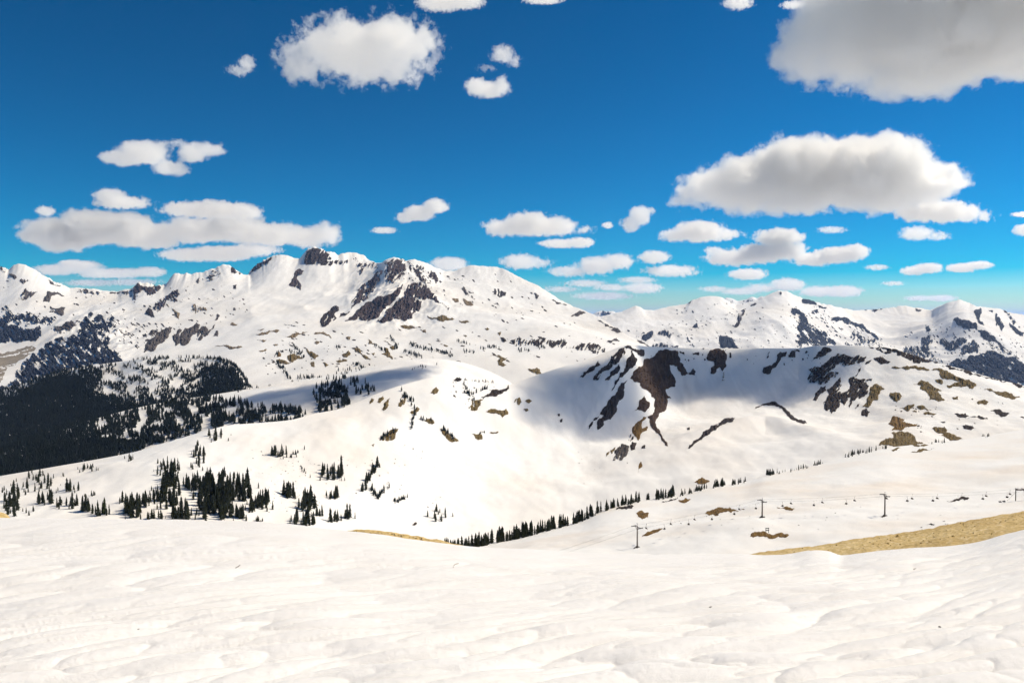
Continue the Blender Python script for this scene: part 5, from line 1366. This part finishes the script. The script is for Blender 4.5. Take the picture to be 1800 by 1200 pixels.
#PART4
# ------------------------------------------------------------------ clouds: closed bodies of scattering vapour
def surface_nets(f, step, origin):
    ins = f > 0
    nx, ny, nz = f.shape
    cnt = np.zeros((nx - 1, ny - 1, nz - 1), np.int8)
    for a in (0, 1):
        for b in (0, 1):
            for c in (0, 1):
                cnt += ins[a:nx - 1 + a, b:ny - 1 + b, c:nz - 1 + c]
    act = (cnt > 0) & (cnt < 8)
    ii = np.argwhere(act)
    idx = -np.ones(act.shape, np.int64); idx[act] = np.arange(len(ii))
    acc = np.zeros((len(ii), 3)); num = np.zeros(len(ii))
    cor = [(a, b, c) for a in (0, 1) for b in (0, 1) for c in (0, 1)]
    for p in cor:
        for ax in range(3):
            if p[ax]: continue
            q = list(p); q[ax] = 1
            fa = f[ii[:, 0] + p[0], ii[:, 1] + p[1], ii[:, 2] + p[2]]; fb = f[ii[:, 0] + q[0], ii[:, 1] + q[1], ii[:, 2] + q[2]]
            cr = (fa > 0) != (fb > 0)
            t = np.where(cr, fa / np.where(cr, fa - fb, 1), 0)
            pos = np.tile(np.array(p, float), (len(ii), 1)); pos[:, ax] = t
            acc += pos * cr[:, None]; num += cr
    V = (ii + acc / num[:, None]) * step + origin
    Fs = []
    for ax in range(3):
        o1, o2 = [(1, 2), (2, 0), (0, 1)][ax]
        sl0 = [slice(None)] * 3; sl1 = [slice(None)] * 3
        sl0[ax] = slice(0, -1); sl1[ax] = slice(1, None)
        a = ins[tuple(sl0)]; b = ins[tuple(sl1)]
        e = np.argwhere(a != b); flip = a[tuple(e.T)]
        ok = (e[:, o1] > 0) & (e[:, o2] > 0) & (e[:, o1] < f.shape[o1] - 1) & (e[:, o2] < f.shape[o2] - 1)
        e = e[ok]; flip = flip[ok]
        def cell(d1, d2):
            q = e.copy(); q[:, o1] -= d1; q[:, o2] -= d2
            return idx[q[:, 0], q[:, 1], q[:, 2]]
        quad = np.stack([cell(1, 1), cell(0, 1), cell(0, 0), cell(1, 0)], 1)
        quad[~flip] = quad[~flip][:, ::-1]
        Fs.append(quad)
    F = np.concatenate(Fs)
    return V, F[(F >= 0).all(1)]

def cloud_mat(lobes, rd, R, k, amp, lam, flat, scale, dens, edge, holes, seed, rate):
    """scattering vapour: density follows the cloud's lobes, eaten away by turbulence; all lengths in local cloud units"""
    m = bpy.data.materials.new('cloud_vapour'); m.use_nodes = True
    nt = m.node_tree; nt.nodes.clear(); N = nt.nodes.new; link = nt.links.new
    def val(op, a, b=None, c=None):
        n = N('ShaderNodeMath'); n.operation = op
        for i, x in enumerate((a, b, c)):
            if x is None: continue
            if isinstance(x, (int, float)): n.inputs[i].default_value = x
            else: link(x, n.inputs[i])
        return n.outputs[0]
    def vec(op, a, b=None, s=None):
        n = N('ShaderNodeVectorMath'); n.operation = op; link(a, n.inputs[0])
        if b is not None: n.inputs[1].default_value = b
        if s is not None: n.inputs['Scale'].default_value = s
        return n.outputs['Value'] if op == 'LENGTH' else n.outputs[0]
    tc = N('ShaderNodeTexCoord')
    p = vec('SCALE', tc.outputs['Object'], s=1.0 / scale)
    f = None
    for (cx, cz, rx, rz), dd in zip(lobes, rd):
        q = vec('LENGTH', vec('MULTIPLY', vec('SUBTRACT', p, (cx, 0, cz)), (1 / rx, 1 / dd, 1 / rz)))
        mm_ = min(rx, rz, dd)
        g = val('MULTIPLY_ADD', q, -mm_, mm_)
        f = g if f is None else val('SMOOTH_MAX', f, g, k)
    for hx, hz, hrx, hrz in holes:
        q = vec('LENGTH', vec('MULTIPLY', vec('SUBTRACT', p, (hx, 0, hz)), (1 / hrx, 0, 1 / hrz)))
        f = val('MINIMUM', f, val('MULTIPLY_ADD', q, min(hrx, hrz), -min(hrx, hrz)))
    nz = N('ShaderNodeTexNoise'); nz.inputs['Scale'].default_value = 1.0 / lam; nz.inputs['Detail'].default_value = 5.0; nz.inputs['Roughness'].default_value = 0.68
    link(vec('ADD', p, (seed * 31.7, seed * 11.3, -seed * 7.9)), nz.inputs['Vector'])
    f = val('MULTIPLY_ADD', nz.outputs[0], amp * 4.6, val('SUBTRACT', f, amp * 2.3))
    if flat is not None:
        sx = N('ShaderNodeSeparateXYZ'); link(p, sx.inputs[0])
        h = val('SUBTRACT', val('MULTIPLY_ADD', sx.outputs[0], -flat[1], sx.outputs[2]), flat[0])
        f = val('SMOOTH_MIN', f, val('MULTIPLY_ADD', nz.outputs[0], amp * 1.2, h), R * 0.2)
    n = N('ShaderNodeMapRange'); n.interpolation_type = 'SMOOTHSTEP'; link(f, n.inputs['Value'])
    n.inputs['From Min'].default_value = 0.0; n.inputs['From Max'].default_value = edge; n.inputs['To Min'].default_value = 0.0; n.inputs['To Max'].default_value = dens
    out = N('ShaderNodeOutputMaterial'); v = N('ShaderNodeVolumeScatter')
    v.inputs['Color'].default_value = (1, 1, 1, 1); v.inputs['Anisotropy'].default_value = 0.55
    link(n.outputs[0], v.inputs['Density']); link(v.outputs[0], out.inputs['Volume'])
    m.cycles.volume_step_rate = rate
    return m

def cloud(label, lobes, base=None, tau=7.0, wisp=0.40, deck=2600.0, Y=None, center=None, scale=None, holes=(), seed=0, group='cumulus clouds in the blue sky', depth=0.95, slope=0.0):
    """lobes (px, py, rx, ry) in photo pixels at the distance where a cloud base of height `deck` is seen at `base`"""
    lob = np.array(lobes, float)
    bx = (lob[:, 0] * lob[:, 2] * lob[:, 3]).sum() / (lob[:, 2] * lob[:, 3]).sum()
    by = (lob[:, 1] * lob[:, 2] * lob[:, 3]).sum() / (lob[:, 2] * lob[:, 3]).sum()
    if base is None: base = (lob[:, 1] + lob[:, 3] * 0.9).max()
    if center is None:
        tanv = max((560 - base) / FPX, 0.040)
        if Y is None: Y = deck / tanv
        center = P(np.array(bx), np.array(by), np.array(Y)); scale = Y / FPX
    lo = lob.copy(); lo[:, 0] -= bx; lo[:, 1] = by - lob[:, 1]
    lo[:, 2:] *= 0.97 + 0.09 * (wisp > 0.28)
    rd = np.minimum(lo[:, 2], lo[:, 3] * 1.8) * depth
    R = max(lo[:, 3].max(), 6); k = R * 0.3; amp = R * wisp; lam = max(R * (0.85 if wisp < 0.37 else 0.65), 5.0)
    ext = np.array([[(lo[:, 0] - lo[:, 2]).min(), -rd.max(), (lo[:, 1] - lo[:, 3]).min()], [(lo[:, 0] + lo[:, 2]).max(), rd.max(), (lo[:, 1] + lo[:, 3]).max()]])
    pad = amp * 0.9 + 2
    ext[0] -= pad + 2; ext[1] += pad + 2
    size = ext[1] - ext[0]
    step = max(1.5, (size.prod() / 26000.0) ** (1 / 3))
    n = np.ceil(size / step).astype(int) + 2
    ax = [ext[0][q] + np.arange(n[q]) * step for q in range(3)]
    Xg, Yg, Zg = np.meshgrid(*ax, indexing='ij')
    f = np.full(Xg.shape, -1e9)
    for (cx, cz, rx, rz), dd in zip(lo, rd):
        q = (1 - np.sqrt(((Xg - cx) / rx) ** 2 + (Yg / dd) ** 2 + ((Zg - cz) / rz) ** 2)) * min(rx, rz, dd)
        hsm = np.maximum(k - np.abs(f - q), 0) / k
        f = np.maximum(f, q) + hsm ** 3 * k / 6
    flat = None
    f = f + amp * 0.75
    if base < 9000:
        flat = (by - base, slope)
        f = np.minimum(f, Zg - slope * Xg - flat[0] + amp * 0.8)
    f[0] = f[-1] = -1; f[:, 0] = f[:, -1] = -1; f[:, :, 0] = f[:, :, -1] = -1
    V, F = surface_nets(f, step, ext[0])
    if len(F) == 0: print('EMPTY CLOUD', label); return
    hl = [(hx - bx, by - hy, a, b) for hx, hy, a, b in holes]
    mat = cloud_mat(lo.tolist(), rd.tolist(), R, k, amp, lam, flat, scale, tau * 0.40 / (1.3 * R * scale), min(R * 0.22, 9.0), hl, seed, min(0.3, max(0.13, 100.0 / float(np.linalg.norm(size)))))
    me = mesh_np('cloud', V * scale, F, True, mat)
    return obj('cloud', me, None, center, label=label, cat='cloud', group=group)

cloud('huge grey-bellied cumulus filling the top right corner', [(1395, 102, 36, 26), (1440, 70, 60, 60), (1500, 40, 90, 85), (1600, 60, 130, 85), (1720, 40, 150, 95), (1850, 40, 140, 85), (1640, 110, 110, 40), (1700, -40, 220, 90)], base=150, tau=12, wisp=.34, seed=1, Y=12000)
cloud('big dome-topped cumulus above the right range', [(1232, 342, 46, 22), (1310, 325, 90, 40), (1400, 295, 85, 52), (1480, 300, 90, 52), (1545, 290, 85, 50), (1620, 318, 58, 40), (1440, 340, 150, 32), (1560, 330, 90, 36)], base=374, tau=12, wisp=.35, seed=2)
cloud('flat white cloud tucked under the right end of the big dome cloud', [(1615, 368, 40, 20), (1655, 372, 60, 18), (1705, 380, 36, 9)], tau=9, seed=3)
cloud('ragged white cloud high left of centre, largest on that side', [(530, 110, 34, 30), (560, 82, 40, 30), (620, 85, 70, 42), (690, 75, 60, 40), (730, 85, 36, 30), (650, 115, 80, 26)], base=142, tau=7, wisp=.62, seed=4)
cloud('tiny torn wisp left of the ragged white cloud', [(420, 124, 18, 8), (434, 112, 14, 14)], tau=3.5, wisp=.5, seed=5)
cloud('small crescent cloud hanging alone at upper centre', [(838, 152, 20, 14), (858, 158, 34, 13), (882, 150, 14, 15)], tau=5, wisp=.4, seed=6)
cloud('faint wisp just above the crescent cloud', [(884, 96, 20, 14), (902, 108, 12, 10), (855, 120, 12, 5)], tau=2.5, wisp=.55, seed=7)
cloud('eye shaped cloud with a blue hole at left', [(215, 278, 34, 14), (255, 268, 44, 20), (300, 294, 30, 14), (330, 270, 34, 16), (366, 262, 28, 12), (305, 254, 40, 9)], base=308, tau=6, wisp=.3, holes=[(306, 270, 17, 14)], seed=8)
cloud('small peaked cloud above the long left bank', [(195, 346, 26, 14), (215, 356, 48, 11)], tau=7, seed=9)
cloud('tiny puff at the far left above the long bank', [(80, 371, 15, 9)], tau=4, wisp=.4, seed=10)
cloud('long low cloud bank left, resting over the left peaks', [(105, 412, 58, 28), (165, 398, 48, 28), (215, 402, 62, 28), (270, 416, 50, 20), (345, 404, 60, 22), (410, 400, 60, 24), (470, 412, 70, 20), (535, 416, 58, 17), (570, 408, 30, 15)], base=440, tau=11, wisp=.34, seed=11, depth=1.2)
cloud('flat lens cloud lying on top of the long left bank', [(330, 368, 44, 13), (375, 368, 60, 15), (430, 372, 28, 14)], tau=8, seed=12)
cloud('thin underlayer cloud below the long left bank', [(330, 448, 46, 11), (385, 446, 60, 13), (440, 440, 50, 10)], tau=8, seed=13, depth=1.2)
cloud('pale low cloud left of the saddle on the skyline', [(100, 474, 40, 10), (140, 468, 40, 10), (175, 480, 40, 9)], tau=4, wisp=.4, seed=14)
cloud('pale low cloud touching the notch in the left skyline', [(215, 480, 40, 9), (262, 478, 30, 9), (230, 496, 50, 6), (160, 497, 46, 6)], tau=4, wisp=.4, seed=15)
cloud('bright small puff between the pale low clouds', [(125, 462, 20, 6), (148, 464, 16, 6)], tau=5, wisp=.35, seed=16)
cloud('slanting white cloud left of centre above the summit', [(712, 382, 18, 10), (738, 374, 28, 14), (766, 362, 22, 13)], base=394, tau=6, wisp=.3, seed=17, slope=0.3)
cloud('thin smear below the slanting white cloud', [(675, 405, 22, 6)], tau=3, wisp=.4, seed=18)
cloud('loaf shaped white cloud at centre', [(885, 400, 34, 14), (930, 394, 44, 20), (975, 398, 36, 16), (1020, 404, 22, 6)], tau=9, seed=19)
cloud('thin flat cloud under the centre loaf cloud', [(985, 428, 36, 8), (1020, 426, 24, 9)], tau=6, seed=20)
cloud('upright small cloud right of the centre loaf', [(1108, 394, 18, 14), (1125, 380, 20, 18), (1143, 370, 10, 9)], base=408, tau=6, wisp=.3, seed=21)
cloud('small speck left of the upright small cloud', [(1068, 396, 10, 6)], tau=3, wisp=.4, seed=22)
cloud('oval white cloud below the left end of the dome cloud', [(1190, 415, 30, 10), (1228, 407, 44, 18), (1268, 412, 32, 9)], tau=9, seed=23)
cloud('lumpy two-tier cloud below the dome cloud', [(1290, 453, 48, 14), (1335, 446, 40, 17), (1370, 418, 40, 16), (1380, 440, 34, 16)], base=468, tau=9, seed=24)
cloud('flat white cloud right of the two-tier cloud', [(1430, 455, 38, 12), (1470, 448, 38, 14), (1502, 443, 22, 14)], base=467, tau=9, seed=25)
cloud('little oval cloud below the two-tier cloud', [(1315, 482, 34, 10)], tau=6, seed=26)
cloud('frayed wisp below the flat cloud at right', [(1612, 410, 28, 12), (1650, 415, 18, 7)], tau=3, wisp=.5, seed=27)
cloud('small flat cloud above the pass in the right range', [(1605, 476, 20, 8), (1632, 471, 24, 9)], tau=6, seed=28)
cloud('small flat cloud above the pointed right peak', [(1690, 471, 26, 8), (1720, 466, 24, 7)], tau=6, seed=29)
cloud('cloud scrap at the right edge above the range', [(1800, 404, 16, 11)], tau=5, wisp=.35, seed=30)
cloud('thin scrap at the right edge, upper one', [(1800, 377, 22, 5)], tau=4, wisp=.35, seed=31)
cloud('piled low cloud right of the white dome mountain', [(1000, 477, 36, 9), (1050, 466, 34, 15), (1085, 460, 28, 13)], base=487, tau=6, wisp=.46, seed=32)
cloud('faint pair of puffs in the middle of the low sky', [(1150, 452, 26, 11), (1180, 476, 46, 10)], base=487, tau=5, wisp=.5, seed=33)
cloud('pale puff over the shoulder of the white dome mountain', [(915, 460, 34, 13), (945, 462, 26, 8)], tau=4, wisp=.5, seed=34)
cloud('pale puff peeking out behind the pyramid peak', [(790, 464, 34, 13)], tau=4.5, wisp=.3, seed=35)
cloud('low pale cloud above the gap between the ranges', [(1130, 506, 34, 9), (1075, 505, 30, 6), (1060, 520, 50, 7)], tau=4, wisp=.5, seed=36, Y=60000)
cloud('low puff behind the white peak of the right range', [(1385, 500, 28, 11), (1340, 506, 30, 7)], tau=5, wisp=.5, seed=37, Y=60000)
cloud('low pale cloud right of the white peak', [(1440, 512, 34, 9), (1480, 512, 34, 10)], tau=5, wisp=.5, seed=38, Y=60000)
cloud('faint low cloud above the right pass', [(1615, 524, 24, 5), (1655, 524, 26, 6), (1570, 498, 20, 4)], tau=3, wisp=.5, seed=39, Y=60000)
cloud('frayed cloud cut by the top edge near centre', [(775, 6, 40, 12), (815, 2, 34, 12)], tau=5, wisp=.45, seed=40)
cloud('small cloud scrap at the top edge right of centre', [(955, 1, 34, 6)], tau=4, wisp=.45, seed=41)
cloud('tiny wisp at the top edge left of the huge cloud', [(1298, 6, 24, 9)], tau=3, wisp=.62, seed=42)
cloud('second tiny wisp at the top edge beside the huge cloud', [(1392, 9, 18, 6)], tau=2.5, wisp=.62, seed=43)

cloud('faint streak of cloud low over the centre gap', [(985, 508, 30, 5), (1030, 498, 34, 6)], tau=2.5, wisp=.62, seed=44, Y=62000)
cloud('small faint puff right of the piled low cloud', [(1120, 492, 30, 6)], tau=2.5, wisp=.62, seed=45, Y=62000)
cloud('thin veil scrap between the oval and the two-tier cloud', [(1255, 440, 16, 6)], tau=2.5, wisp=.62, seed=46)
cloud('faint puff low between the range summits', [(1300, 512, 34, 6), (1255, 508, 24, 5)], tau=2.5, wisp=.62, seed=47, Y=62000)
cloud('tiny puff left of the small flat clouds at right', [(1542, 470, 18, 5)], tau=2.5, wisp=.62, seed=48)
cloud('faint scrap in the blue above the flat right cloud', [(1462, 404, 24, 6)], tau=1.8, wisp=.55, seed=49)
cloud('little puff right of the pyramid peak sky', [(860, 476, 26, 7)], tau=2.5, wisp=.5, seed=50, Y=60000)

# two more clouds of the same deck drift above the picture and shade the bowl and the middle ridge
def shade_cloud(label, spots, tau, seed):
    """spots: (ground point, rx, ry) on the terrain whose shadow the cloud throws"""
    cs = []
    for p, rx, rz in spots:
        s = (1080.0 - p[2]) / SUN_DIR[2]
        cs.append((p + SUN_DIR * s, rx, rz))
    c0 = np.mean([c[0] for c in cs], 0)
    sc = 4.0
    lob = [((c[0][0] - c0[0]) / sc, -(c[0][1] - c0[1]) / sc, rx / sc, rz / sc) for c, rx, rz in [(c, c[1], c[2]) for c in cs]]
    o = cloud(label, lob, base=1e4, tau=tau, wisp=.22, center=c0, scale=sc, seed=seed, depth=0.6, group='clouds overhead')
    # lay the body flat: its picture height becomes depth along Y
    o.rotation_euler = (-math.pi / 2 * 1.0, 0, 0)
    return o
hb = lambda x, y: hit(LB, x, y)[0]
shade_cloud('broad cloud overhead shading the bowl', [(hb(1010, 690), 100, 80), (hb(1090, 660), 130, 90), (hb(1200, 640), 150, 80), (hb(1330, 640), 150, 80), (hb(1440, 635), 110, 70), (hb(1080, 725), 90, 70), (hb(985, 720), 70, 60)], 4.2, 60)
shade_cloud('narrow cloud overhead shading the middle ridge', [(hit(LM, 450, 705)[0], 90, 90), (hit(LM, 520, 695)[0], 110, 130), (hit(LM, 600, 680)[0], 120, 150), (hit(LM, 690, 660)[0], 90, 120), (hit(LM, 745, 645)[0], 60, 70)], 8.0, 61)

# ------------------------------------------------------------------ thin mountain haze
me = bpy.data.meshes.new('haze')
x0, x1, y0, y1, z0, z1 = -80500, 80500, -30500, 100500, -701.5, 760
me.from_pydata([(x0, y0, z0), (x1, y0, z0), (x1, y1, z0), (x0, y1, z0), (x0, y0, z1), (x1, y0, z1), (x1, y1, z1), (x0, y1, z1)], [],
               [(0, 3, 2, 1), (4, 5, 6, 7), (0, 1, 5, 4), (1, 2, 6, 5), (2, 3, 7, 6), (3, 0, 4, 7)])
hm_ = bpy.data.materials.new('haze'); hm_.use_nodes = True
nt = hm_.node_tree; nt.nodes.clear()
out = nt.nodes.new('ShaderNodeOutputMaterial'); pv = nt.nodes.new('ShaderNodeVolumePrincipled')
pv.inputs['Color'].default_value = (0.35, 0.55, 1.0, 1); pv.inputs['Density'].default_value = 1.5e-5; pv.inputs['Anisotropy'].default_value = 0.2
nt.links.new(pv.outputs[0], out.inputs['Volume'])
hm_.cycles.homogeneous_volume = True
me.materials.append(hm_)
obj('haze', me, kind='stuff')
